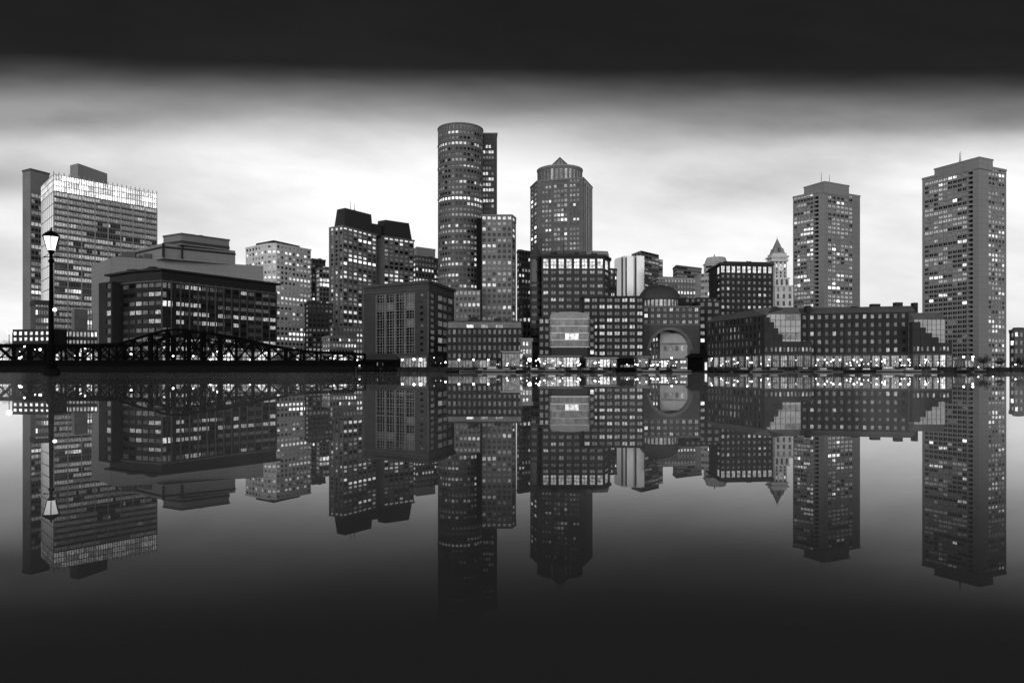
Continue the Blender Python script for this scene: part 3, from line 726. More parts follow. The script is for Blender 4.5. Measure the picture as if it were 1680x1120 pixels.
b.block(quad(A, B, Cc), 0, zt, wall(.16), [[(0, 1, spec(3, 30, LV, litf(.2, .2, 141), mx=.03, my=(.4, .1)))], [(0, 1, spec(5, 30, LV, litf(.35, .25, 142, (4, 4, 1, .1)), mx=.03, my=(.4, .1)))]], roof=dark_r, part='banded_wing')
A = xy(1078, 425, 744); B = xy(1087.5, 426, 748)
b.block([A, B, B + Vector((0, 10)), A + Vector((0, 10))], 0, zat(425, 744), wall(.2), [[(0, 1, spec(2, 26, LV, litf(.3, .2, 143), mx=.03, my=(.4, .1)))]], roof=dark_r, part='banded_wing')
b.finish()
simple('narrow_dark_block', 'narrow dark block dotted with lit windows just left of the white panelled tower', 'building', (996, 443, 660), (999, 441, 650), (1012, 441, 655), 441, wall(.09), LV, litf(.4, .1, 145), (1, 4), 18, (996, 1012, 438, 490), clut=0).finish()
b = simple('banded_office', 'mid-height office with a pale curved cornice and lit upper floor above the domed building', 'office block', (1070, 457, 650), (1080, 455, 630), (1152, 458, 640), 455, wall(.22), LV, litf(.35, .2, 146, rows={2: (.8, 3), 3: (.5, 3)}), (2, 14), 16, (1070, 1152, 452, 492), clut=0)
b.cap(quad(xy(1070, 457, 650), xy(1080, 455, 630), xy(1152, 458, 640)), zat(458, 630), zat(455.5, 630), 1.0, wall(.5)); b.finish()
simple('banded_tower', 'distant grey office with horizontal window bands standing behind the office with the pale cornice', 'tower', (1104, 441, 700), (1110, 436, 680), (1151, 442, 700), 436, wall(.15), LV, litf(.35, .3, 147, (4, 3, 1, .1)), (1, 7), 26, (1104, 1152, 434, 458), clut=1, g=dict(mx=.03, my=(.4, .1))).finish()

# ---- domed gatehouse with the great arch
b = Bld('arched_gatehouse', 'domed stone and brick gatehouse with a giant round archway open to the harbour', 'building', xy(1100, 560, 372), (1050, 1180, 460, 600))
wn = wall(.115, nscale=.15)
A, B = xy(1055, 503, 372), xy(1148, 503, 372); zt = zat(503, 372)
acx = xy(1099, 575, 372).x; ar = 33 / 1200 * 372; az = zat(574, 372)
zi = zat(533, 372)
# lower wall pierced by the arch
m_ = MB(); N = 20; Yf, Yb = 372.0, 386.0
arc = [(acx - ar * math.cos(math.pi * k / N), az + ar * math.sin(math.pi * k / N)) for k in range(N + 1)]
for Yq in (Yf,):
    m_.poly([(A.x, Yq, 0), (acx - ar, Yq, 0), (acx - ar, Yq, az), (A.x, Yq, az)], wn); m_.poly([(acx + ar, Yq, 0), (B.x, Yq, 0), (B.x, Yq, az), (acx + ar, Yq, az)], wn)
    for k in range(N):
        (xa, za_), (xb, zb_) = arc[k], arc[k + 1]
        m_.poly([(xa, Yq, za_), (xb, Yq, zb_), (xb, Yq, zi), (xa, Yq, zi)], wn)
    m_.poly([(A.x, Yq, az), (acx - ar, Yq, az), (acx - ar, Yq, zi), (A.x, Yq, zi)], wn); m_.poly([(acx + ar, Yq, az), (B.x, Yq, az), (B.x, Yq, zi), (acx + ar, Yq, zi)], wn)
for k in range(N):
    (xa, za_), (xb, zb_) = arc[k], arc[k + 1]; m_.poly([(xa, Yf, za_), (xa, Yb, za_), (xb, Yb, zb_), (xb, Yf, zb_)], wall(.30))
m_.poly([(acx - ar, Yf, 0), (acx - ar, Yb, 0), (acx - ar, Yb, az), (acx - ar, Yf, az)], wall(.30)); m_.poly([(acx + ar, Yb, 0), (acx + ar, Yf, 0), (acx + ar, Yf, az), (acx + ar, Yb, az)], wall(.30))
part(m_, 'arch_wall', b.root)
m_ = MB()
for k in range(N):
    a0, a1 = math.pi * k / N, math.pi * (k + 1) / N
    pts_ = [(acx - r_ * math.cos(a_), az + r_ * math.sin(a_)) for r_, a_ in ((ar, a0), (ar, a1), (ar + 1.3, a1), (ar + 1.3, a0))]
    m_.poly([(p[0], Yf - .35, p[1]) for p in pts_], wall(.2)); m_.poly([(pts_[3][0], Yf - .35, pts_[3][1]), (pts_[2][0], Yf - .35, pts_[2][1]), (pts_[2][0], Yf, pts_[2][1]), (pts_[3][0], Yf, pts_[3][1])], wall(.2))
part(m_, 'arch_ring', b.root)
m_ = MB(); m_.prism([(acx - ar * .35, 378.5), (acx + ar * .97, 376), (acx + ar * .97, 385.9), (acx - ar * .35, 385.9)], 0, az + ar * .86, wall(.62, nscale=.3)); part(m_, 'inner_wall', b.root)  # pale colour stands in for lamplight inside the arch
m_ = MB()
for k in range(5): m_.lathe((acx - 7 + k * 1.5, 384, QZ), [(.5, 0), (.5, 9 + 2 * math.sin(k + .8))], wall(.4), 8)
part(m_, 'inner_column', b.root)
m_ = MB(); m_.prism([(acx - ar * .36, 375.8), (acx + ar * .96, 375.8), (acx + ar * .96, 376.0), (acx - ar * .36, 376.0)], az + 3.2, az + 3.7, wall(.3)); part(m_, 'inner_cornice', b.root)
for k in range(4):
    m_ = MB(); m_.box((acx - 1.5 + k * 2.9, 375.95, az + 1.0), (1.1, .12, 2.4), (glass(.02), lit(.2), glass(.02), lit(.35))[k]); part(m_, 'inner_window', b.root)
gN = dict(mx=.24, my=(.25, .2), dep=.4, mull=(wall(.08), 2, 1, .08))
ptsN = [A, B, B + Vector((0, 24)), A + Vector((0, 24))]
b.block(ptsN, zi, zt, wn, [[(0, 1, spec(9, 3, LVJ, litf(.35, .1, 151, (3, 3, 2, .3), run=.2, dark1=.7), **gN))]], roof=dark_r)
b.plain(ptsN[1], ptsN[2], 0, zi, wn); b.plain(ptsN[3], ptsN[0], 0, zi, wn)
b.cap(ptsN, zt - .6, zt + .4, .5, wall(.18)); 
m_ = MB(); m_.box(((A.x + B.x) / 2, 371.85, zi), (B.x - A.x + .8, .5, .7), wall(.18)); part(m_, 'string_course', b.root)
dcx = xy(1083, 490, 384).x; Dd = 386; Rd = 33.5 / 1200 * 384
zd0, zd1, zd2 = zt - .2, zat(487, 376), zat(467, 384)
ring = [Vector((dcx + Rd * .93 * math.cos(2 * math.pi * a / 28), Dd + Rd * .93 * math.sin(2 * math.pi * a / 28))) for a in range(28)]
for a in range(28):
    P0, P1 = ring[a], ring[(a + 1) % 28]; ang = 2 * math.pi * (a + .5) / 28
    if math.sin(ang) < .2: b.facade(P0, P1, zd0, zd1 - .6, 1, 1, wn, [lit(.30, sc=.5)] * 5, (lambda i, j, nb, nf: 2), mx=.16, my=(.1, .12), dep=.4, part='drum')
    else: b.plain(P0, P1, zd0, zd1, wn, 'drum')
m_ = MB(); prof = [(Rd, zd1 - .7), (Rd, zd1)] + [(Rd * math.cos(math.pi / 2 * k / 8), zd1 + (zd2 - zd1) * math.sin(math.pi / 2 * k / 8)) for k in range(1, 8)] + [(.1, zd2)]
m_.lathe((dcx, Dd, 0), prof, wall(.09, rough=.6), 28); part(m_, 'dome', b.root)
# link wings
A2, B2 = xy(1040, 500, 377), xy(1062, 500, 377)
A3, B3 = xy(1147, 494, 382), xy(1182, 494, 382)
for (a_, b_, yy, s_) in ((A3, B3, 494, 155),):
    b.block([a_, b_, b_ + Vector((0, 14)), a_ + Vector((0, 14))], 0, zat(yy, 382), wall(.05), [[(0, 1, spec(3, 9, LVJ, litf(.3, .1, s_), z0=zat(600, 382), mx=.22, my=(.3, .2)))]], roof=dark_r, part='side_wing')
A4, B4 = xy(1110, 490, 396), xy(1178, 490, 396)
b.block([A4, B4, B4 + Vector((0, 10)), A4 + Vector((0, 10))], 0, zat(488, 396), wall(.05), [[(.2, 1, spec(6, 12, LVJ, litf(.2, .1, 157), mx=.25, my=(.3, .25)))]], roof=dark_r, part='rear_wing')
b.finish()

# ---- right brick block with glowing top windows
A, B = xy(1182, 433, 400), xy(1268, 435, 404); zt = zat(433, 400)
b = Bld('brick_block', 'dark brick block with glowing tall top windows, just left of the clock tower', 'apartment block', A, (1170, 1270, 428, 510))
pts = [xy(1174, 434, 412), A, B, B + Vector((0, 24)), xy(1174, 434, 412) + Vector((0, 14))]; zw = zat(448, 400)
fP = litf(.10, .03, 161, (6, 1, 1.5, .1), rows={2: (.05, 3), 5: (.25, 3), 8: (.4, 3)}, run=.2, dark1=.6)
gP = dict(mx=.24, my=(.3, .24), dep=.5)
b.block(pts, 0, zw, wall(.05), [[(0, 1, spec(1, 16, LVJ, fP, **gP))], [(0, 1, spec(10, 16, LVJ, fP, **gP))]])
b.block(pts, zw, zt, wall(.05), [[(.1, .9, spec(1, 1, LVT, litf(1, 1, 3), mx=.2, my=(.05, .2)))], [(0, 1, spec(10, 1, LVT, litf(1, 1, 4), mx=.17, my=(.08, .2), dep=.6, mull=(wall(.05), 2, 2, .05)))]], roof=dark_r, part='top_floor')
b.cap(pts, zt - .2, zt + .8, .6, brick2)
m_ = MB(); m_.frustum(offset(pts, -.5), offset(pts, -3), zt + .7, zt + 2, dark_r); part(m_, 'hipped_roof', b.root)
clutter(b, pts[1:], zt + 1.8, 3, dark_r, 12, (1, 2), (.6, 1.4)); b.finish()
b = Bld('cupola_block', 'pale grey office with a rounded top storey, between the dome and the clock tower', 'office block', xy(1172, 440, 520), (1150, 1195, 415, 500))
ccx = xy(1172, 430, 540).x
m_ = MB(); rr = 19.5 / 1200 * 530; zt = zat(419, 525)
m_.lathe((ccx, 536, 0), [(rr, 0), (rr, zt - 5.5), (rr + .6, zt - 5.4), (rr + .6, zt - 4.6), (rr * .95, zt - 4), (rr * .8, zt - .6), (rr * .75, zt)], wall(.6), 10, .3); part(m_, 'octagonal_storey', b.root)
for k in range(6):
    m_ = MB(); zz = zt - 8 - k * 3.6; m_.lathe((ccx, 536, 0), [(rr + .06, zz), (rr + .06, zz + 1.5)], glass(.03), 10, .3); part(m_, 'glass_band', b.root)
A, B = xy(1150, 449, 508), xy(1178, 447, 502)
b.block([A, B, B + Vector((0, 16)), A + Vector((0, 16))], 0, zat(448, 505), wall(.55), [[(0, 1, spec(5, 16, LV, litf(.2, .1, 163), mx=.04, my=(.45, .1)))]], roof=dark_r, part='stepped_base')
m_ = MB(); m_.lathe((ccx - 1, 536, zt - .1), [(.4, 0), (.3, 2.6)], metal_d, 6); part(m_, 'antenna', b.root); b.finish()

# ---- clock tower
D = 835.0; cx = xy(1277, 450, D).x; k_ = D / 1200
b = Bld('clock_tower', 'pale stone clock tower with a pointed pyramid spire, columns and carved setbacks', 'clock tower', (cx, D), (1258, 1300, 385, 510))
ws = wall(.78, nscale=.1)
zz = lambda y: zat(y, D)
def sq(w, z0, z1, mat=ws, name='tower_shaft', dx=0, open_=False):
    b.mb(name).box((cx + dx, D, (z0 + z1) / 2), (w * 1.0, w * 1.0, z1 - z0), mat)
wL = 30 * k_; cxL = 5 * k_ * .0
pts = [Vector((cx - wL * .32, D - 8)), Vector((cx + wL * .64, D - 8)), Vector((cx + wL * .64, D + 10)), Vector((cx - wL * .32, D + 10))]
b.block(pts, 0, zz(470), ws, [[(0, 1, spec(3, 12, LV, litf(.15, 0, 171), mx=.3, my=(.2, .15), dep=1.0))]], roof=ws, part='lower_shaft')
b.cap(pts, zz(472), zz(470) + .4, .9, ws, 'setback_cornice')
pts = [Vector((cx - 10 * k_, D - 7)), Vector((cx + 14 * k_, D - 7)), Vector((cx + 14 * k_, D + 8)), Vector((cx - 10 * k_, D + 8))]
b.block(pts, zz(470), zz(457), ws, [[(0, 1, spec(3, 1, LV, litf(.2, 0, 172), mx=.28, my=(.1, .2), dep=1.0))]], roof=ws, part='middle_shaft')
b.cap(pts, zz(458.5), zz(457) + .3, .7, ws, 'setback_cornice')
pts = [Vector((cx - 9.5 * k_, D - 6.5)), Vector((cx + 10.5 * k_, D - 6.5)), Vector((cx + 10.5 * k_, D + 7)), Vector((cx - 9.5 * k_, D + 7))]
b.block(pts, zz(457), zz(429), ws, [[(0, 1, spec(3, 5, LV, litf(.1, 0, 173), mx=.3, my=(.16, .16), dep=.8))]], roof=ws, part='upper_shaft')
cc = cx - 2 * k_
for (w_, y0, y1) in ((27, 430.5, 427), (24, 427.2, 424), (29, 424.2, 421.5), (23, 421.7, 417)): b.mb('belfry_cornice').box((cc, D, (zz(y0) + zz(y1)) / 2), (w_ * k_, w_ * k_, zz(y1) - zz(y0)), ws)
for i in range(5):
    m_ = MB(); m_.lathe((cc - 9 * k_ + i * 4.5 * k_, D - 12.9 * k_, zz(427.1)), [(.55, 0), (.5, 2.1)], ws, 8); part(m_, 'column', b.root)
m_ = MB(); Rk = 4.2 * k_
ring = [(cx + .5 * k_ + Rk * math.cos(2 * math.pi * a / 20), D - 6.9, zz(441) + Rk * math.sin(2 * math.pi * a / 20)) for a in range(20)]
m_.poly(list(reversed(ring)) if False else ring, lit(.5, sc=.2, contrast=.2))
for a in range(20): q0, q1 = ring[a], ring[(a + 1) % 20]; m_.poly([q0, q1, (q1[0], D - 6.4, q1[2]), (q0[0], D - 6.4, q0[2])], ws)
ck = part(m_, 'clock_face', b.root)
m_ = MB(); m_.bar((cx + .5 * k_, D - 7.1, zz(441)), (cx + .5 * k_, D - 7.1, zz(441) + Rk * .8), .35, metal_d); m_.bar((cx + .5 * k_, D - 7.1, zz(441)), (cx + .5 * k_ + Rk * .5, D - 7.1, zz(441) - Rk * .2), .35, metal_d); part(m_, 'clock_hand', b.root)
s0 = 9.6 * k_
m_ = MB(); m_.frustum([(cc - s0, D - s0), (cc + s0, D - s0), (cc + s0, D + s0), (cc - s0, D + s0)], [(cc - 7.3 * k_, D - 7.3 * k_), (cc + 7.3 * k_, D - 7.3 * k_), (cc + 7.3 * k_, D + 7.3 * k_), (cc - 7.3 * k_, D + 7.3 * k_)], zz(417.2), zz(408), wall(.38))
m_.frustum([(cc - 6 * k_, D - 6 * k_), (cc + 6 * k_, D - 6 * k_), (cc + 6 * k_, D + 6 * k_), (cc - 6 * k_, D + 6 * k_)], [(cc - .3, D - .3), (cc + .3, D - .3), (cc + .3, D + .3), (cc - .3, D + .3)], zz(408.1), zz(392), wall(.33))
part(m_, 'spire', b.root)
m_ = MB(); m_.lathe((cc, D, zz(392.5)), [(.35, 0), (.1, 3.2)], metal_d, 6); part(m_, 'finial', b.root)
m_ = MB(); m_.box((cc, D - 9.3 * k_, zz(411)), (2.2, 3.2, 4.4), glass(.02)); part(m_, 'dormer', b.root)
b.finish()

# ---- low long waterfront building with glass gables
b = Bld('long_waterfront_block', 'long low dark brick waterfront building with sloped grey roofs, stepped ends and pale glass gables', 'building', xy(1320, 560, 305), (1150, 1570, 495, 606))
wr = wall(.06, nscale=.2); wrg = wall(.17, rough=.6, nscale=.15)
LVR = [glass(.02, .15, .25), lit(.07), lit(.17), lit(.38), lit(.8)]
LVS = [lit(.09), lit(.17), lit(.28), lit(.55), lit(1.0)]
A, B = xy(1160, 530, 352), xy(1256, 516, 306); ze = zat(516, 306); d = (B - A).normalized(); n_in = Vector((-d.y, d.x))
pts = [A, B, B + n_in * 16, A + n_in * 16]
z1f = QZ + 5.6
shop = dict(mx=.10, my=(.08, .1), dep=.6, mull=(wall(.04), 3, 2, .04))
fR = lambda s_: litf(.22, .05, s_, (4, 3, 1.4, .1), run=.25, dark1=.5)
b.block(pts, z1f, ze, wr, [[(0, 1, spec(15, 5, LVR, fR(181), mx=.26, my=(.22, .2), dep=.5))]], part='left_range')
b.block([A, B, B + n_in * 15.9, A + n_in * 15.9], 0, z1f, wall(.12), [[(0, 1, spec(9, 1, LVS, litf(1, 1, 182, (4, 4, 2, .3)), z0=QZ, **shop))]], part='ground_floor')
m_ = MB(); zr_ = zat(503, 306) + .3; inn = [p for p in (A + n_in * 5, B + n_in * 5)]
m_.poly([(A.x, A.y, ze), (B.x, B.y, ze), (inn[1].x, inn[1].y, zr_), (inn[0].x, inn[0].y, zr_ - .4)], wrg)
q1, q2 = B + n_in * 16, A + n_in * 16
m_.poly([(inn[0].x, inn[0].y, zr_ - .4), (inn[1].x, inn[1].y, zr_), (q1.x, q1.y, ze), (q2.x, q2.y, ze)], wrg)
m_.poly([(B.x, B.y, ze), (q1.x, q1.y, ze), (inn[1].x, inn[1].y, zr_)], wr); m_.poly([(q2.x, q2.y, ze), (A.x, A.y, ze), (inn[0].x, inn[0].y, zr_ - .4)], wr); part(m_, 'roof', b.root)
b.cap([A, B, B + n_in * 1, A + n_in * 1], ze - .35, ze + .05, .3, wall(.12), 'eave')
# right range
A, B = xy(1314, 514, 312), xy(1502, 511, 301); ze2 = zat(513, 307); d = (B - A).normalized(); n_in = Vector((-d.y, d.x))
pts = [A, B, B + n_in * 18, A + n_in * 18]
b.block(pts, z1f, ze2, wr, [[(0, 1, spec(15, 5, LVR, litf(.16, .03, 184, (4, 2, 1.4, .2), run=.2, dark1=.4), mx=.27, my=(.3, .22), dep=.6))]], part='right_range')
b.piers(A, B, z1f, ze2, 15, wr, .7, .35)
b.block([A - d * 1.5, B + d * 12.5, B + d * 12.5 + n_in * 17, A - d * 1.5 + n_in * 17], 0, z1f, wall(.12), [[(0, 1, spec(16, 1, LVS, litf(1, 1, 185, (3, 4, 3, .5)), z0=QZ, **shop))]], part='ground_floor', roof=dark_r)
m_ = MB(); zr_ = zat(502, 307); inn = (A + n_in * 5, B + n_in * 5); q1, q2 = B + n_in * 18, A + n_in * 18
m_.poly([(A.x, A.y, ze2), (B.x, B.y, ze2), (inn[1].x, inn[1].y, zr_), (inn[0].x, inn[0].y, zr_)], wrg)
m_.poly([(inn[0].x, inn[0].y, zr_), (inn[1].x, inn[1].y, zr_), (q1.x, q1.y, ze2), (q2.x, q2.y, ze2)], wrg)
m_.poly([(B.x, B.y, ze2), (q1.x, q1.y, ze2), (inn[1].x, inn[1].y, zr_)], wr); m_.poly([(q2.x, q2.y, ze2), (A.x, A.y, ze2), (inn[0].x, inn[0].y, zr_)], wr); part(m_, 'roof', b.root)
for x0, x1, y_ in ((1326, 1334, 501), (1401, 1411, 502), (1434, 1448, 498), (1473, 1485, 495.5), (1503, 1510, 496)):
    m_ = MB(); c_ = xy((x0 + x1) / 2, 500, 309); m_.box((c_.x, 309 + 3, (zr_ - 2.5 + zat(y_, 310)) / 2), ((x1 - x0) / 1200 * 310, 2.4, zat(y_, 310) - zr_ + 2.5), wall(.05)); part(m_, 'chimney', b.root)
# glass gables with stepped brick shoulders
glz = wall(.30, rough=.2, nscale=.25, amt=.35, metal=.4)
def gable(x0, x1, yt, D, steps, low, sd):
    m_ = MB(); a_, b_ = xy(x0, yt, D), xy(x1, yt, D); zt_ = zat(yt, D)
    # steep glazed slope above, upright glass below
    zk = zat(yt + 12, D)
    m_.poly([(a_.x, D, zk), (b_.x, D, zk), (b_.x, D + 3.2, zt_), (a_.x, D + 3.2, zt_)], glz)
    m_.poly([(b_.x, D, zk), (b_.x, D + 14, zk), (b_.x, D + 14, zt_), (b_.x, D + 3.2, zt_)], glz); m_.poly([(a_.x, D + 14, zk), (a_.x, D, zk), (a_.x, D + 3.2, zt_), (a_.x, D + 14, zt_)], glz)
    m_.poly([(a_.x, D + 3.2, zt_), (b_.x, D + 3.2, zt_), (b_.x, D + 14, zt_), (a_.x, D + 14, zt_)], wall(.2))
    part(m_, 'glass_roof', b.root)
    b.block([a_, b_, b_ + Vector((0, 14)), a_ + Vector((0, 14))], 0, zk, wall(.26), [[(0, 1, spec(7, 5, [glz, glz, lit(.12), lit(.2), lit(.5)], litf(.3, .1, sd, (5, 3, 1.5, .2)), z0=zat(low, D), mx=.03, my=(.06, .03), dep=.15))]], part='glass_gable')
    for k, (xa, xb, ya) in enumerate(steps):
        m_ = MB(); p0, p1 = xy(xa, ya, D - 2.5 - k * .05), xy(xb, ya, D - 2.5 - k * .05); m_.prism([p0, p1, Vector((p1.x, D - .01)), Vector((p0.x, D - .01))], z1f + .01 * k, zat(ya, D - 2.5), wr); part(m_, 'brick_step', b.root)
        for q in range(int((xb - xa) / 6)): b.win.append(((p0.x + (q + .25) * 6 / 1200 * D, p0.y - .02, z1f + 1.2), 3 / 1200 * D, 1.7, Vector((1, 0)), LVR[(q * 3 + k) % 4], None))
    A_, B_ = xy(x0 - 2, 580, D - 2.6), xy(x0 + 76 if x0 < 1400 else x0 + 64, 580, D - 2.6)
    b.block([A_, B_, Vector((B_.x, D + .2)), Vector((A_.x, D + .2))], 0, z1f, wall(.12), [[(0, 1, spec(6, 1, LVS, litf(1, 1, sd + 5, (5, 4, 2, .3)), z0=QZ, **shop))]], part='ground_floor', roof=dark_r)
gable(1256, 1314, 503, 306, ((1254, 1263, 520), (1263, 1270, 528), (1270, 1277, 538), (1277, 1284, 548), (1284, 1332, 560)), 566, 187)
gable(1500, 1551, 512, 297, ((1497, 1510, 528), (1510, 1519, 537), (1519, 1529, 546), (1529, 1540, 553), (1540, 1562, 562)), 566, 188)
b.finish()

# ---- harbour towers
def htower(name, label, C, L, R, yc, core, vis, seed, lsec, rsec, nf, wm):
    zt = zat(yc, C[2]); p = quad(xy(*L), xy(*C), xy(*R)); b = Bld(name, label, 'apartment tower', p[1], vis)
    LVX = levels(.006, 1.5, .08)
    g1 = litf(.52, .16, seed, (5, 5, 1.8, .5), dark1=.35, run=.5); g2 = litf(.66, .12, seed + 1, (4, 6, 1.4, .4), dark1=.35, run=.5); rq = random.Random(seed)
    f1 = lambda i, j, nb, nfl: (0 if (seed == 195 and j < 19 and rq.random() < .78) else g1(i, j, nb, nfl))
    f2 = lambda i, j, nb, nfl: g2(i, j, nb, nfl)
    bal = [wall(.015)] * 5
    (a0, a1, nl), (c0, c1) = lsec; (r0, r1, nr) = rsec
    b.block(p, 0, zt, wm, [[(a0, a1, spec(nl, nf, LVX, f1, mx=.08, my=(.30, .12), dep=.5, mull=(wm, 2, 1, .13))), (c0, c1, spec(1, nf, bal, f1, mx=.02, my=(.30, .04), dep=2.6))],
                          [(r0, r1, spec(nr, nf, LVX, f2, mx=.12, my=(.28, .14), dep=.5, mull=(wm, 2, 1, .13)))]], roof=dark_r)
    A, Bq = Vector(p[0]).lerp(Vector(p[1]), c0), Vector(p[0]).lerp(Vector(p[1]), c1)
    b.floors(A, Bq, 0, zt, nf, wm, .9, .5, 'balcony')
    cp = quad(*[xy(*q) for q in core[:3]]); zc = zat(core[3], core[1][2])
    b.mb('roof_core').prism(cp, zt - 2.2, zc, wm); b.cap(cp, zc - .5, zc + .3, .3, wm, 'core_rim'); b.cap(p, zt - 1.0, zt + .25, .2, wm, 'parapet')
    # corner shaft
    d1 = (Vector(p[0]) - Vector(p[1])).normalized(); c_ = Vector(p[1])
    clutter(b, cp, zc, 2, dark_r, seed, (1.5, 3), (.6, 1.2), 2); return b
wt_ = wall(.33, nscale=.05, amt=.16)
htower('harbour_tower', 'slimmer concrete apartment tower beside the clock tower, with a dark balcony column', (1352, 312, 464), (1301, 324, 482), (1411, 321, 479), 312,
       ((1319, 307, 478), (1352.5, 298, 463.2), (1393, 307, 474), 298), (1298, 1413, 295, 510), 191, ((.03, .66, 6), (.69, .83)), (.10, .80, 6), 42, wt_).finish()
htower('broad_harbour_tower', 'broad concrete apartment tower at the right edge, with a wide blank pier', (1606, 270, 411), (1513, 296, 441), (1651, 280, 422), 270,
       ((1533, 278, 434.5), (1606.5, 258, 410.2), (1629, 266, 415.6), 258), (1510, 1660, 255, 600), 195, ((.04, .80, 9), (.82, .90)), (.34, .95, 5), 43, wt_).finish()

# ---- low block with a lit roof band
A, B = xy(733, 537, 352), xy(857, 537, 352); z5, z6 = zat(538, 352), zat(527, 352)
b = Bld('long_dark_block', 'low dark brick block with a pale lit attic band, in front of the round tower', 'building', A, (728, 860, 525, 600))
pts = [A, B, B + Vector((0, 20)), A + Vector((0, 20))]
b.block(pts, 0, z5, wall(.05), [[(0, 1, spec(15, 5, LVR, litf(.16, .03, 201, (5, 2, 1, .1), run=.2, dark1=.4), z0=zat(603, 352), mx=.26, my=(.24, .2), dep=.5))]])
pi_ = offset(pts, -.6)
b.block(pi_, z5, z6, wall(.28), [[(.05, .95, spec(9, 1, [wall(.26), wall(.26), wall(.30), lit(.3), lit(1.0)], (lambda i, j, nb, nf: (4 if i == 2 else 3 if i in (4, 6) else 1)), mx=.04, my=(.06, .50), dep=.25))]], roof=dark_r, part='attic')
b.cap(pts, z5 - .5, z5 + .1, .5, brick2); b.cap(pi_, z6 - .2, z6 + .2, .5, wall(.08), 'attic_cornice')
clutter(b, pts, z6, 4, dark_r, 14, (2, 6), (1, 2)); b.finish()
simple('right_edge_block', 'low grey block with a lit strip of windows cut off by the right edge', 'building', (1656, 545, 430), (1664, 542, 420), (1730, 543, 430), 542, wall(.15), LVw, litf(.4, .2, 205, rows={0: (.6, 3)}), (1, 8), 5, (1660, 1685, 540, 600)).finish()
simple('brick_infill_block', 'small pale kiosk-like block glowing between the unlit dark block and the brick front', 'building', (853, 558, 352), (857, 557, 349), (873, 557, 350), 557, wall(.3), LVw, litf(.7, .5, 207, (2, 3, 2, .2)), (1, 3), 4, (850, 875, 555, 600), clut=0).finish()


# ================================================================ WATERFRONT
blk = wall(.006, rough=.8, nscale=.8, spec=.02); blk2 = wall(.012, rough=.8, nscale=.8, spec=.03)
# ---- iron truss bridge
TOP = [(-90, 566), (188, 565), (215, 558), (243, 549), (272, 541), (306, 541), (345, 548), (380, 555), (420, 564), (465, 572), (510, 577), (580, 579)]
def top_y(x):
    for (a, ya), (b_, yb) in zip(TOP, TOP[1:]):
        if a <= x <= b_: return ya + (yb - ya) * (x - a) / (b_ - a)
    return 579
br = thing('truss_bridge', 'long black iron truss bridge with a humped top chord, low over the water', 'bridge', (xy(260, 600, 214).x, 214, 0))
xl, xr = xy(-90, 600, 212).x, xy(582, 600, 212).x
def bpart(fn, name):
    m_ = MB(); fn(m_); return part(m_, name, br)
bpart(lambda m_: m_.prism([(xl, 211), (xr, 211), (xr, 228), (xl, 228)], 1.7, 3.5, blk), 'deck')
bpart(lambda m_: m_.prism([(xl, 209.8), (xr, 209.8), (xr, 211.5), (xl, 211.5)], -1, 1.75, blk2), 'fender')
bpart(lambda m_: m_.prism([(xl + 20, 212), (xr - 8, 212), (xr - 8, 227), (xl + 20, 227)], -1, 1.6, blk), 'pier')
r_ = random.Random(4)
for Dq, nm in ((212.4, 'near'), (226.4, 'far')):
    xs = [xy(x_, 600, 212).x for x_ in range(-90, 583, 28)]; xp = list(range(-90, 583, 28))
    zs_ = [zat(top_y(x_), 212.4) for x_ in xp]
    def chord(m_):
        for k in range(len(xs) - 1): m_.bar((xs[k], Dq, zs_[k]), (xs[k + 1], Dq, zs_[k + 1]), .62, blk)
    bpart(chord, 'top_chord')
    def chord2(m_):
        for k in range(4, len(xs) - 4):
            if zs_[k] > 8.6: m_.bar((xs[k], Dq, zs_[k] - 2.0), (xs[k + 1], Dq, zs_[k + 1] - 2.0), .36, blk)
    bpart(chord2, 'lower_chord')
    bpart(lambda m_: m_.bar((xs[0], Dq, 4.5), (xs[-1], Dq, 4.5), .18, blk), 'rail')
    for k in range(len(xs)):
        w_ = .80 if k % 3 == 0 else .48
        if k in (12, 13): w_ = 1.0
        bpart(lambda m_: m_.bar((xs[k], Dq, 3.3), (xs[k], Dq, zs_[k] + .02), w_, blk), 'post')
        if k < len(xs) - 1:
            a_, b_ = (k, k + 1) if (k % 2 == 0) else (k + 1, k)
            bpart(lambda m_: m_.bar((xs[a_], Dq + .05, 3.5), (xs[b_], Dq + .05, zs_[b_]), .38, blk), 'diagonal')
            if zs_[k] > 7.5: bpart(lambda m_: m_.bar((xs[b_], Dq - .05, 3.5), (xs[a_], Dq - .05, zs_[a_]), .24, blk), 'diagonal')
for k in range(0, len(xs), 2):
    bpart(lambda m_: m_.bar((xs[k], 212.4, zs_[k]), (xs[k], 226.4, zs_[k]), .3, blk), 'cross_beam')
    if k + 1 < len(xs): bpart(lambda m_: m_.bar((xs[k], 212.4, zs_[k]), (xs[k + 1], 226.4, zs_[k + 1]), .14, blk), 'cross_brace')

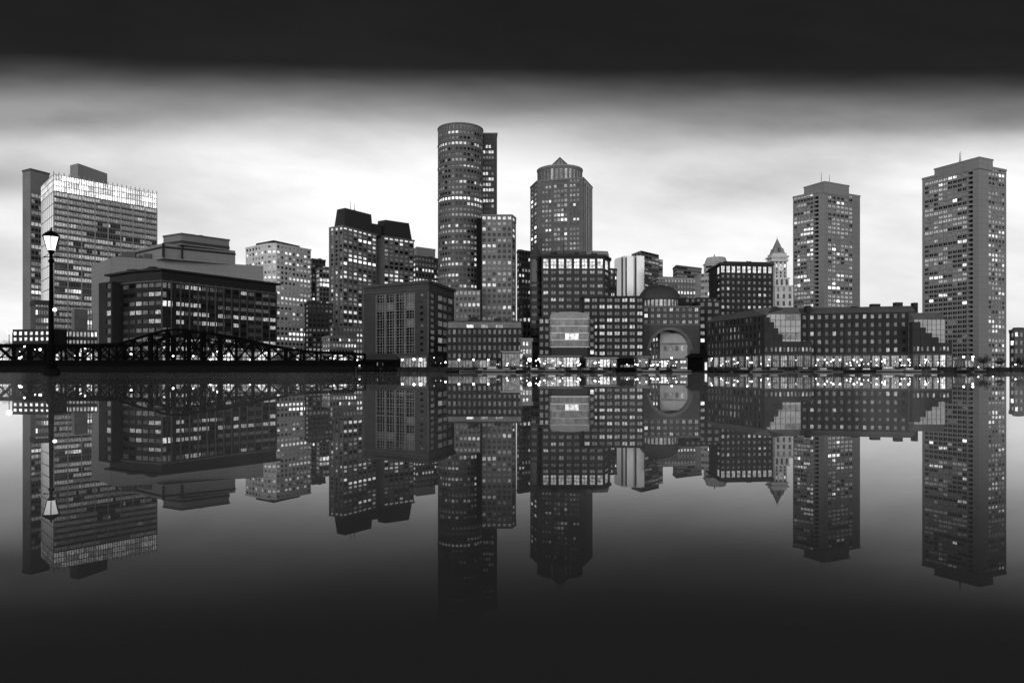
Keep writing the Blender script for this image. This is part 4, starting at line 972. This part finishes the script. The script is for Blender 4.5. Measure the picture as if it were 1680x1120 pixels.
# ---- the tall harbour lamp close on the left
D = 45.0; lx = xy(84, 500, D).x; zq = lambda y: zat(y, D)
lp = thing('harbour_lamp', 'tall black cast-iron lamp post with a bright glass lantern, standing nearest in the water', 'street lamp', (lx, D, 0))
def lpart(name, fn):
    m_ = MB(); fn(m_); return part(m_, name, lp)
lpart('plinth', lambda m_: (m_.lathe((lx, D, -1.2), [(.50, 0), (.48, 1.55), (.42, 1.62)], blk2, 8, .39)))
lpart('post', lambda m_: m_.lathe((lx, D, 0), [(.30, .40), (.30, .60), (.22, .68), (.21, 1.5), (.26, 1.56), (.26, 1.68), (.16, 1.85), (.15, 2.4), (.13, 3.9), (.115, 5.5), (.10, 6.9), (.16, 6.95), (.16, 7.08), (.10, 7.15), (.09, 7.45), (.15, 7.52), (.17, 7.62)], blk, 12))
def lantern(m_):
    m_.lathe((lx, D, 0), [(.25, 7.68), (.46, 8.52)], lamp_mat(1.6), 6)
lg = lpart('lantern_glass', lantern)
def frame(m_):
    m_.lathe((lx, D, 0), [(.10, 7.60), (.24, 7.64), (.24, 7.71)], blk, 6)
    m_.lathe((lx, D, 0), [(.54, 8.50), (.54, 8.56), (.34, 8.74), (.12, 8.86), (.05, 8.92), (.07, 8.99), (.02, 9.1)], blk, 6)
    for a in range(6):
        t_ = 2 * math.pi * a / 6; m_.bar((lx + .255 * math.cos(t_), D + .255 * math.sin(t_), 7.7), (lx + .475 * math.cos(t_), D + .475 * math.sin(t_), 8.52), .04, blk)
lpart('lantern_frame', frame)
def crossbar(m_):
    m_.bar((lx - .42, D, 7.28), (lx + .42, D, 7.28), .045, blk); m_.ball((lx - .43, D, 7.28), .05, blk, 8); m_.ball((lx + .43, D, 7.28), .05, blk, 8)
lpart('ladder_bar', crossbar)
lpart('side_lamp', lambda m_: (m_.ball((lx + .23, D - .02, zq(508)), .115, lamp_mat(3), 10)))
lpart('side_lamp_bracket', lambda m_: (m_.bar((lx, D, zq(508) - .02), (lx + .2, D, zq(508) - .02), .05, blk)))

# ---- street lamps: one kind, copied
def make_lamp(r, hgt, em, cat_name):
    t_ = thing(cat_name, 'x', 'street lamp', (0, 0, 0))
    m_ = MB(); m_.lathe((0, 0, 0), [(.16, 0), (.16, .5), (.08, .6), (.06, hgt - r)], blk, 8); part(m_, 'pole', t_)
    m_ = MB(); m_.ball((0, 0, hgt), r, lamp_mat(em), 8); part(m_, 'globe', t_)
    m_ = MB(); m_.lathe((0, 0, hgt), [(r * .6, r * .75), (r * .35, r * 1.2)], blk, 8); part(m_, 'lamp_cap', t_)
    return t_
def dup(root, loc, label, group=None, sc=None):
    r = root.copy(); COL.objects.link(r); r.location = loc; r['label'] = label
    if group: r['group'] = group
    for ch in root.children:
        c = ch.copy(); COL.objects.link(c); c.parent = r
        for g_ in ch.children: d_ = g_.copy(); COL.objects.link(d_); d_.parent = c
    return r
ords = ['leftmost', 'second', 'third', 'fourth', 'fifth', 'sixth', 'seventh', 'eighth', 'ninth', 'tenth', 'eleventh', 'twelfth', 'thirteenth', 'fourteenth', 'fifteenth', 'sixteenth', 'seventeenth', 'eighteenth', 'nineteenth', 'twentieth', 'twenty-first', 'twenty-second']
def lampset(pts, base, what, group, r, em, nm='street_lamp'):
    proto = {}
    for i, (x, y, D_, *big) in enumerate(sorted(pts)):
        p = P(x, y, D_); hg = round(p.z - base, 1); rr = r * (big[0] if big else 1.0); key = (hg, rr)
        lab = '%s globe lamp from the left %s' % (ords[i], what) if i else 'leftmost globe lamp %s' % what
        if key not in proto:
            o = make_lamp(rr, hg, em, nm); o.location = (p.x, D_, base); o['label'] = lab; o['group'] = group; proto[key] = o
        else: dup(proto[key], (p.x, D_, base), lab, group)
lampset([(32, 587, 219, 1.7), (66, 573, 219, 1.5), (40, 568, 219), (134, 576, 219), (140, 571, 221), (215, 581, 219, 1.3), (247, 578, 222), (251, 583, 219, 1.2), (284, 584, 219, 1.3), (317, 584, 219), (345, 590, 217, 1.35), (375, 591, 217, 1.2), (410, 590, 219)],
        3.4, 'on the truss bridge', 'globe lamps on the bridge', .21, 14)
lampset([(520, 586, 344, 1), (547, 588, 344, 1.2), (551, 592, 342), (582, 588, 344, 1), (586, 591, 343, .9), (628, 592, 325, .8)], QZ, 'on the quay behind the end of the bridge', 'quay lamps behind the bridge end', .42, 12)
lampset([(660, 590, 305, 1), (679, 589, 305, 1.4), (690, 589, 305, 1.4), (731, 594, 303, 1), (753, 590, 305, 1.1), (777, 590, 305, 1.1), (801, 590, 305, 1.1), (869, 590, 305, 2.2), (884, 589, 306, 1.2)], QZ, 'on the quay in front of the long dark block', 'quay lamps before the dark blocks', .34, 12)
lampset([(893, 596, 303), (919, 595, 303), (947, 594, 303), (952, 597, 304, .7), (977, 595, 303), (1008, 598, 303, 1.1), (1046, 598, 303), (1071, 599, 303), (1079, 598, 303), (1102, 587, 306, 1.2)], QZ, 'on the promenade before the turreted brick block', 'promenade lamps at the centre', .32, 12)
lampset([(1168, 588, 287, .7), (1204, 589, 287, .9), (1226, 587, 287, .9), (1262, 590, 287, .7), (1342, 590, 286), (1353, 590, 286, .8), (1367, 590, 286, 1.1), (1378, 590, 286, 1), (1401, 590, 286, 1.1), (1413, 590, 286, 1.1), (1438, 590, 286, 1), (1451, 590, 286, 1.2), (1477, 590, 286, 1.1), (1491, 590, 286, 1.3), (1519, 590, 286, 1.2)],
        QZ, 'in front of the long waterfront block', 'promenade lamps before the long block', .30, 12)
lampset([(1581, 585, 310, 1.2), (1596, 585, 310, 1.3), (1596, 590, 312, .9), (1605, 602, 306, .7), (1629, 602, 306, .8), (1666, 598, 312, .7)], QZ, 'at the foot of the broad tower on the right', 'lamps at the foot of the broad tower', .34, 12)

r_ = random.Random(77)
def bulbs(n, x0, x1, y0, y1, D0_, D1_, label, grp, rad=(.10, .24)):
    proto = {}
    for i in range(n):
        x, y, D_ = r_.uniform(x0, x1), r_.uniform(y0, y1), r_.uniform(D0_, D1_); p = P(x, y, D_); rr = r_.choice((rad[0], (rad[0] + rad[1]) / 2, rad[1])); hg = round(max(p.z - QZ, .9) * 2) / 2
        if (hg, rr) not in proto:
            o = make_lamp(rr, hg, r_.choice((6, 10, 14)), 'bollard_lamp'); o.location = (p.x, D_, QZ); proto[(hg, rr)] = o
            o['label'] = label; o['group'] = grp; o['category'] = 'lamp'
        else: dup(proto[(hg, rr)], (p.x, D_, QZ), label, grp)
bulbs(46, 815, 1150, 590, 600.5, 303, 320, 'small round bollard lamp among the bright clutter on the central promenade', 'small lamps at the centre')
bulbs(40, 1165, 1560, 590, 600.5, 287, 294, 'small round bollard lamp on the promenade by the long waterfront block', 'small lamps by the long block')
bulbs(22, 500, 735, 586, 599, 346, 350, 'small round bollard lamp behind the bridge end and the berth shelters', 'small lamps behind the bridge end')
bulbs(34, -10, 480, 572, 598, 347, 351, 'small round lamp on the far bank, seen through the bridge truss', 'small lamps seen through the truss', (.22, .40))
# ---- lit ground-floor pavilions along the promenade
def pavilion(name, label, x0, x1, yt, D, nb, lvv, roofw=.25, dep=7, over=.8, pr=1.0, mix=(2, 3, 3, 1), wm=None, vis=None):
    wm = wm or wall(.2); A, B = xy(x0, yt, D), xy(x1, yt, D); zt = zat(yt, D)
    b = Bld(name, label, 'pavilion', (A + B) / 2, vis or (x0, x1, yt - 5, 606)); pts = [A, B, B + Vector((0, dep)), A + Vector((0, dep))]
    b.block(pts, QZ - .02, zt - .5, wm, [[(0, 1, spec(nb, 1, lvv, litf(pr, 1, int(x0), mix), mx=.12, my=(.12, .1), dep=.4, mull=(wall(.05), 2, 1, .04)))]])
    b.cap(pts, zt - .5, zt, over, wall(roofw), 'flat_roof'); b.finish(); return b
pavilion('glass_cafe', 'long glowing glass cafe pavilion at the foot of the turreted brick block', 886, 951, 583, 345, 12, LVS)
pavilion('boathouse', 'low bright boathouse with a pale roof under the lit brick wing', 962, 1012, 586, 342, 9, LVS, .4)
pavilion('ticket_hall', 'bright two-bay ticket hall beside the dark ferry shed and the arch', 1046, 1064, 584, 345, 4, LVS, .3)
pavilion('ferry_terminal', 'pale flat-roofed ferry terminal glowing right of the long dark block', 824, 858, 576, 330, 7, LVS, .45)
pavilion('lit_kiosk', 'small bright kiosk at the corner of the dark brick block with the glass grid', 655, 700, 584, 340, 9, LVS, .15)
pavilion('bus_shelter', 'low dim glass shelter at the foot of the broad right tower', 1562, 1604, 588, 320, 8, LVR, .2)
pavilion('low_lit_range', 'low lit row of shops showing through the truss bridge', 480, 580, 578, 352, 18, LVw, .05, pr=.6)
pavilion('riverside_range', 'long low dark range of shops glimpsed through the hump of the bridge', 90, 474, 574, 352, 60, LVw, .05, pr=.42)
pavilion('arcade', 'dark arcade with glowing bays below the long dark block', 735, 815, 588, 345, 14, LVR, .06, dep=4)
A, B = xy(1066, 590, 360), xy(1128, 590, 360)
pavilion('arch_cafe', 'low lit cafe standing inside the foot of the giant arch', 1068, 1126, 588, 362, 11, LVS, .2, dep=4)

# ---- hut with a sloping roof
A, B = xy(596, 590, 318), xy(652, 590, 318)
hb = thing('quayside_hut', 'dark quayside hut with a broad hipped roof in front of the brick block', 'hut', ((A.x + B.x) / 2, 318, QZ))
pts = [A, B, B + Vector((0, 9)), A + Vector((0, 9))]
m_ = MB(); m_.prism(pts, QZ - .01, zat(589, 318), blk2); part(m_, 'wall', hb)
m_ = MB(); m_.frustum(offset(pts, .8), offset(pts, -3.2), zat(589.5, 318), zat(579, 318), wall(.07)); part(m_, 'roof', hb)
for k in range(6):
    m_ = MB(); m_.box((A.x + 1.5 + k * (B.x - A.x - 3) / 5, A.y - .03, zat(597, 318)), (1.2, .08, 1.3), LVS[(k * 2) % 3]); part(m_, 'window', hb)

# ---- twin berth shelters on piles
for k, (x0, x1) in enumerate(((586, 616), (621, 647))):
    c0, c1 = xy(x0, 600, 182).x, xy(x1, 600, 182).x
    t_ = thing('berth_shelter', ('left' if k == 0 else 'right') + ' one of the two black open timber berth shelters at the end of the bridge', 'shelter', ((c0 + c1) / 2, 184, 0), 'berth shelters')
    m_ = MB(); m_.prism([(c0 - .3, 181.4), (c1 + .3, 181.4), (c1 + .3, 187), (c0 - .3, 187)], 2.5, 2.95, blk); part(m_, 'flat_roof', t_)
    m_ = MB(); m_.prism([(c0, 182), (c1, 182), (c1, 186.6), (c0, 186.6)], .15, .55, blk); part(m_, 'deck', t_)
    m_ = MB(); m_.prism([(c0 + .4, 186), (c1 - .4, 186), (c1 - .4, 186.2), (c0 + .4, 186.2)], .55, 2.5, blk2); part(m_, 'back_wall', t_)
    for xx in (c0 + .1, (c0 + c1) / 2, c1 - .1):
        for yy in (182.1, 186.4):
            m_ = MB(); m_.lathe((xx, yy, -1.2), [(.14, 0), (.12, 3.75)], blk, 7); part(m_, 'pile', t_)
    if k == 0:
        m_ = MB(); m_.ball((c0 + .6, 181.9, 1.7), .12, lamp_mat(8), 8); part(m_, 'lamp', t_)

# ---- boats
hullw = wall(.30, rough=.35, nscale=.6, amt=.1); hulld = wall(.03, rough=.4, nscale=.6); hullg = wall(.13, rough=.4, nscale=.6)
def boat(x, D, L_, label, mat, cab=1, heading=0.0, lit_=2, mast=0, kind='motorboat', fly=False):
    L = L_ * .72; heading += (((x * 37) % 17) / 17 - .5) * 1.3; p = xy(x, 600, D); k = L / 10.0; t_ = thing(kind, label, 'boat', (p.x, D, 0)); ORG[t_.name] = Vector((0, 0, 0))
    m_ = MB(); st = []; N = 9
    for i in range(N + 1):
        s_ = i / N; xx = (s_ - .5) * L; hw = 1.6 * k * (1 - max(0, s_ - .45) ** 1.8 * 3.1) * (.86 + .14 * min(1, s_ * 4)); hw = max(hw, .04)
        dk = (.75 + .65 * s_ ** 2) * k; rk = L * .13 * max(0, s_ - .4) ** 2 / .36; st.append([(xx, -hw, dk), (xx - rk * .8, -hw * .8, .22), (xx - rk, 0, -.45 * k), (xx - rk * .8, hw * .8, .22), (xx, hw, dk)])
    for a, c_ in zip(st, st[1:]):
        for j in range(4): m_.poly([a[j], c_[j], c_[j + 1], a[j + 1]], mat if j in (0, 3) else blk2)
        m_.poly([a[0], c_[0], c_[4], a[4]], hullg)
    m_.poly(list(reversed(st[0])), mat); part(m_, 'hull', t_)
    if cab:
        z0 = .8 * k; h = (1.35 if cab == 1 else 2.6) * min(k, 1.5)
        lo = [(-.30 * L, -1.15 * k), (.16 * L, -1.0 * k), (.16 * L, 1.0 * k), (-.30 * L, 1.15 * k)]; hi = [(-.28 * L, -1.0 * k), (.06 * L, -.85 * k), (.06 * L, .85 * k), (-.28 * L, 1.0 * k)]
        m_ = MB(); m_.frustum(lo, hi, z0, z0 + h, mat if mat is not hulld else hullg); cb = part(m_, 'cabin', t_); ORG[cb.name] = Vector((0, 0, 0))
        for sy in (-1, 1):
            m_ = MB(); nwin = 4
            for q in range(nwin):
                xa = -.25 * L + q * .085 * L; w_ = .065 * L; yy = lambda zz: sy * (1.12 * k - .14 * k * (zz - z0) / h + .02)
                za, zb_ = z0 + h * .45, z0 + h * .85
                m_.poly([(xa, yy(za), za), (xa + w_, yy(za), za), (xa + w_, yy(zb_), zb_), (xa, yy(zb_), zb_)], LVS[lit_])
            o_ = m_.build('cabin_window', t_) if False else part(m_, 'cabin_window', t_)
        m_ = MB(); m_.box((-.11 * L, 0, z0 + h + .06), (.40 * L, 2.2 * k, .12), mat if mat is not hulld else hulld); part(m_, 'cabin_roof', t_)
        if fly:
            m_ = MB(); m_.frustum([(-.24 * L, -.8 * k), (-.02 * L, -.7 * k), (-.02 * L, .7 * k), (-.24 * L, .8 * k)], [(-.23 * L, -.7 * k), (-.06 * L, -.6 * k), (-.06 * L, .6 * k), (-.23 * L, .7 * k)], z0 + h + .1, z0 + h + 1.3, mat); part(m_, 'flybridge', t_)
    m_ = MB()
    for q in range(5):
        xx = .12 * L + q * .08 * L; 
        if q < 4: m_.bar((xx, -1.2 * k * (1 - q * .16), 1.2 * k), (xx, -1.2 * k * (1 - q * .16), 1.9 * k), .05, hullg)
    m_.bar((.12 * L, -1.2 * k, 1.9 * k), (.36 * L, -.62 * k, 2.0 * k), .05, hullg); part(m_, 'bow_rail', t_)
    if mast:
        m_ = MB(); m_.lathe((.04 * L, 0, 1.0 * k), [(.09, 0), (.05, mast)], hullg, 6); part(m_, 'mast', t_)
        m_ = MB(); m_.bar((.04 * L, 0, 2.4 * k), (-.36 * L, 0, 2.3 * k), .14, hullg); part(m_, 'boom', t_)
        m_ = MB(); m_.bar((.04 * L, 0, 1.0 * k + mast), (.47 * L, 0, 1.8 * k), .03, hullg); part(m_, 'forestay', t_)
        m_ = MB(); m_.bar((.04 * L, 0, 1.0 * k + mast), (-.48 * L, 0, 1.3 * k), .03, hullg); part(m_, 'backstay', t_)
    t_.rotation_euler = (0, 0, heading); return t_
boat(1116, 262, 12.5, 'white motor yacht with a lit side deck moored before the giant arch', hullw, 1, math.pi, 4, fly=True)
boat(812, 262, 13, 'long white motorboat moored in front of the ferry terminal', hullw, 1, 0, 2)
boat(788, 268, 9, 'small grey motorboat moored before the long dark block', hullg, 1, math.pi, 1)
boat(906, 262, 12, 'white cabin cruiser with a flybridge below the glazed bay', hullw, 1, 0, 3, fly=True)
boat(941, 266, 10, 'dark-hulled cabin boat beside the white flybridge cruiser', hulld, 1, math.pi, 2)
boat(985, 264, 9.5, 'grey cabin boat moored left of the black ferry shed', hullg, 1, .1, 3)
boat(1067, 262, 9, 'short white cabin boat just right of the black ferry shed', hullw, 1, math.pi + .1, 3)
boat(742, 264, 9.5, 'dark sailing boat with a bare mast near the brick corner', hulld, 0, 0, 1, mast=9.5, kind='sailboat')
boat(761, 270, 9, 'pale sailing boat with a bare mast before the long dark block', hullw, 0, math.pi, 1, mast=9, kind='sailboat')
boat(1186, 262, 9, 'dark sailing boat with a tall bare mast left of the long block', hulld, 0, .05, 1, mast=11, kind='sailboat')
boat(1216, 266, 11, 'black cabin boat moored below the left glass gable', hulld, 1, math.pi, 1)
boat(1320, 262, 12, 'grey harbour launch moored below the left glass gable steps', hullg, 1, 0, 2)
boat(1393, 262, 10, 'dark motorboat in front of the middle of the long block', hulld, 1, math.pi, 3)
boat(1462, 264, 13, 'long white tour boat moored before the right half of the long block', hullw, 1, 0, 3)
boat(1528, 266, 9, 'small grey cabin boat near the right glass gable', hullg, 1, math.pi, 3)
boat(1580, 262, 10, 'dark cabin boat moored at the foot of the broad right tower', hulld, 1, 0, 1)
for x_, D_, L_, m__, lab in ((834, 266, 8, hullw, 'small white boat tied up left of the bright promenade star lamp'), (856, 270, 8, hulld, 'small dark boat just left of the turreted block'), (880, 258, 8, hullg, 'small grey boat below the left end of the glass cafe'),
        (924, 270, 7, hullw, 'tiny white boat between the two cabin cruisers'), (963, 260, 8, hulld, 'small black boat below the gap between the cafe and the boathouse'), (1050, 268, 7, hullg, 'small grey boat touching the black ferry shed'), (1090, 266, 8, hulld, 'small dark boat left of the white motor yacht'),
        (1245, 266, 8, hullw, 'small white boat below the left half of the long block'), (1272, 262, 8, hullg, 'small grey boat below the left glass gable'), (1352, 266, 8, hullw, 'small white boat below the first lamps of the right half'), (1424, 268, 8, hulld, 'small dark boat left of the long tour boat'), (1496, 266, 8, hullw, 'small white boat right of the long tour boat'), (1608, 270, 8, hullg, 'small grey boat in front of the rounded tree')):
    boat(x_, D_, L_ * 1.2, lab, m__, 1, 0, 1 + int(x_) % 3)
# black ferry shed on its barge
p0, p1 = xy(1015, 590, 268).x, xy(1041, 590, 268).x
t_ = thing('ferry_shed', 'black boxy ferry with a flat overhanging roof and one white light', 'ferry', ((p0 + p1) / 2, 270, 0))
m_ = MB(); m_.frustum([(p0 + .2, 267), (p1 - .4, 267), (p1 - .4, 273), (p0 + .2, 273)], [(p0 - .6, 266.4), (p1 + .9, 266.4), (p1 + .9, 273.6), (p0 - .6, 273.6)], -.3, 1.3, blk); part(m_, 'hull', t_)
m_ = MB(); m_.prism([(p0 + .2, 267.2), (p1 - .2, 267.2), (p1 - .2, 273), (p0 + .2, 273)], 1.28, 4.8, blk); part(m_, 'cabin', t_)
m_ = MB(); m_.prism([(p0 - .3, 266.8), (p1 + .3, 266.8), (p1 + .3, 273.4), (p0 - .3, 273.4)], 4.8, 5.05, blk2); part(m_, 'cabin_roof', t_)
for q in range(4):
    m_ = MB(); m_.box((p0 + 1 + q * (p1 - p0 - 2) / 3, 267.15, 2.2), (.9, .06, .8), LVR[1 + q % 3]); part(m_, 'window', t_)
m_ = MB(); m_.ball(((p0 + p1) / 2, 267.0, zat(598, 267)), .2, lamp_mat(10), 8); part(m_, 'lamp', t_)
# dark canopy on a float
p0, p1 = xy(1131, 580, 270).x, xy(1163, 580, 270).x
t_ = thing('landing_canopy', 'dark landing stage canopy on posts between the white yacht and the long block', 'landing stage', ((p0 + p1) / 2, 272, 0))
m_ = MB(); m_.prism([(p0 - 1, 268), (p1 + 1, 268), (p1 + 1, 277), (p0 - 1, 277)], -.3, .5, blk2); part(m_, 'float', t_)
m_ = MB(); m_.frustum([(p0 - .6, 268.4), (p1 + .6, 268.4), (p1 + .6, 276), (p0 - .6, 276)], [(p0 + 1.4, 270), (p1 - 1.4, 270), (p1 - 1.4, 275), (p0 + 1.4, 275)], 5.3, 6.9, blk2); part(m_, 'canopy', t_)
m_ = MB(); m_.prism([(p0 + .6, 271.5), (p1 - 1.8, 271.5), (p1 - 1.8, 275), (p0 + .6, 275)], .49, 5.3, blk); part(m_, 'booth', t_)
m_ = MB(); m_.box((p1 - 1.1, 270, 2.1), (.8, .15, 3.0), lit(.9)); part(m_, 'lit_panel', t_)
for xx in (p0, (p0 + p1) / 2, p1):
    m_ = MB(); m_.lathe((xx, 268.7, .45), [(.12, 0), (.1, 4.9)], blk, 6); part(m_, 'post', t_)
# floating pontoons
for x0, x1, D_, lab in ((776, 868, 274, 'long floating pontoon beside the white motorboat by the ferry terminal'), (878, 1004, 272, 'long pale pontoon below the glowing glass cafe'), (1175, 1300, 273, 'floating pontoon moored off the left half of the long block'), (1350, 1545, 272, 'very long pontoon off the right half of the long block')):
    a_, b_ = xy(x0, 605, D_).x, xy(x1, 605, D_).x
    t_ = thing('pontoon', lab, 'pontoon', ((a_ + b_) / 2, D_, 0))
    m_ = MB(); m_.prism([(a_, D_ - 1.2), (b_, D_ - 1.2), (b_, D_ + 1.2), (a_, D_ + 1.2)], -.2, .45, wall(.16)); part(m_, 'deck', t_)
    n_ = int((b_ - a_) / 7)
    for q in range(n_ + 1):
        m_ = MB(); m_.lathe((a_ + .3 + q * (b_ - a_ - .6) / n_, D_ + 1.4, -1), [(.17, 0), (.15, rnd.uniform(3.4, 4.6)), (.03, 4.9)], blk, 7); part(m_, 'pile', t_)
# promenade railings
for (a, b_), lab in zip(((3, 4), (5, 6)), ('long thin railing along the quay before the brick blocks', 'long thin railing along the quay before the long waterfront block')):
    A, B = sh[a], sh[b_]; n_ = min(int((B - A).length / 2.4), 95); d = (B - A).normalized(); nn = Vector((-d.y, d.x)) * .1
    t_ = thing('railing', lab, 'railing', ((A.x + B.x) / 2, A.y, QZ)); 
    for q in range(n_ + 1):
        p = A.lerp(B, q / n_) + nn; m_ = MB(); m_.box((p.x, p.y, QZ + .75), (.09, .09, 1.1), blk); part(m_, 'post', t_)
    for zz in (.7, 1.3):
        m_ = MB(); m_.bar((A.x + nn.x, A.y + nn.y, QZ + zz), (B.x + nn.x, B.y + nn.y, QZ + zz), .06, blk); part(m_, 'rail', t_)

# ---- trees
leafm = wall(.05, nscale=.8, amt=.5, streak=False); barkm = wall(.05, nscale=2)
def tree_mesh(seed, n=1500, h=6.0, w=2.6):
    r = random.Random(seed); tk = MB(); tk.lathe((0, 0, 0), [(.22, 0), (.15, h * .35), (.08, h * .7)], barkm, 7)
    cl = []
    for i in range(11):
        a = r.uniform(0, 6.28); e = r.uniform(.0, 1); rad = w * r.uniform(.25, .8); z = h * (.38 + .5 * e); rad *= 1.1 - .6 * abs(e - .4)
        p = Vector((rad * math.cos(a), rad * math.sin(a), z)); cl.append((p, w * r.uniform(.28, .5))); tk.bar((0, 0, h * r.uniform(.25, .5)), p, .07, barkm)
    cr = MB()
    for i in range(n):
        c_, rr = r.choice(cl); v = Vector((r.gauss(0, 1), r.gauss(0, 1), r.gauss(0, .8))).normalized() * rr * r.random() ** .4; p = c_ + v
        s_ = r.uniform(.10, .24); a = Vector((r.gauss(0, 1), r.gauss(0, 1), r.gauss(0, 1))).normalized(); b2 = a.orthogonal().normalized()
        cr.poly([p - a * s_, p + b2 * s_ * .6, p + a * s_, p - b2 * s_ * .6], leafm)
    return tk, cr
def put_tree(x, D, base, h, w, seed, label, group):
    tk, cr = tree_mesh(seed, 1300, h, w); p = xy(x, 600, D); t_ = thing('tree', label, 'tree', (p.x, D, base), group); ORG[t_.name] = Vector((0, 0, 0))
    part(tk, 'trunk', t_); part(cr, 'crown', t_)
G_ = 'trees along the waterfront'
for x, D_, h, w, lab in ((1614, 306, 5.6, 3.6, 'rounded dark tree standing before the blank pier of the broad right tower'), (1642, 310, 4.4, 2.0, 'smaller tree right of the rounded dark tree by the broad tower'),
        (1674, 314, 5.0, 2.4, 'tree cut off at the right edge of the photo'), (455, 350, 7.5, 3.2, 'tree behind the low right end of the truss, left of its pair'), (478, 352, 6.5, 2.8, 'tree behind the low right end of the truss, right of its pair'),
        (706, 320, 6, 2.6, 'tree at the right corner of the brick block with the glass grid'), (722, 322, 5.2, 2.2, 'small tree in the dark gap left of the long dark block'),
        (862, 322, 5.5, 2.3, 'tree at the left foot of the turreted brick block'), (1150, 300, 5.5, 2.4, 'tree at the left end of the long waterfront block'),
        (4, 390, 19, 7, 'tall tree cut off by the left edge beside the two-storey warehouse'), (20, 396, 15, 6, 'lower tree between the left edge and the two-storey warehouse'), (1553, 300, 5, 2, 'small tree at the right end of the long waterfront block')):
    put_tree(x, D_, QZ - .05, h, w, int(x * 7), lab, G_)
# floodlight at the far left horizon
t_ = thing('floodlight_mast', 'tall mast with one very bright floodlight beside the left edge trees', 'floodlight', (xy(15, 542, 380).x, 380, QZ))
pz = P(15, 543, 380)
m_ = MB(); m_.lathe((pz.x, 380, QZ), [(.3, 0), (.15, pz.z - QZ - .9)], blk, 8); part(m_, 'mast', t_)
m_ = MB(); m_.ball((pz.x, 380, pz.z), 1.3, lamp_mat(5), 10); part(m_, 'lamp', t_)
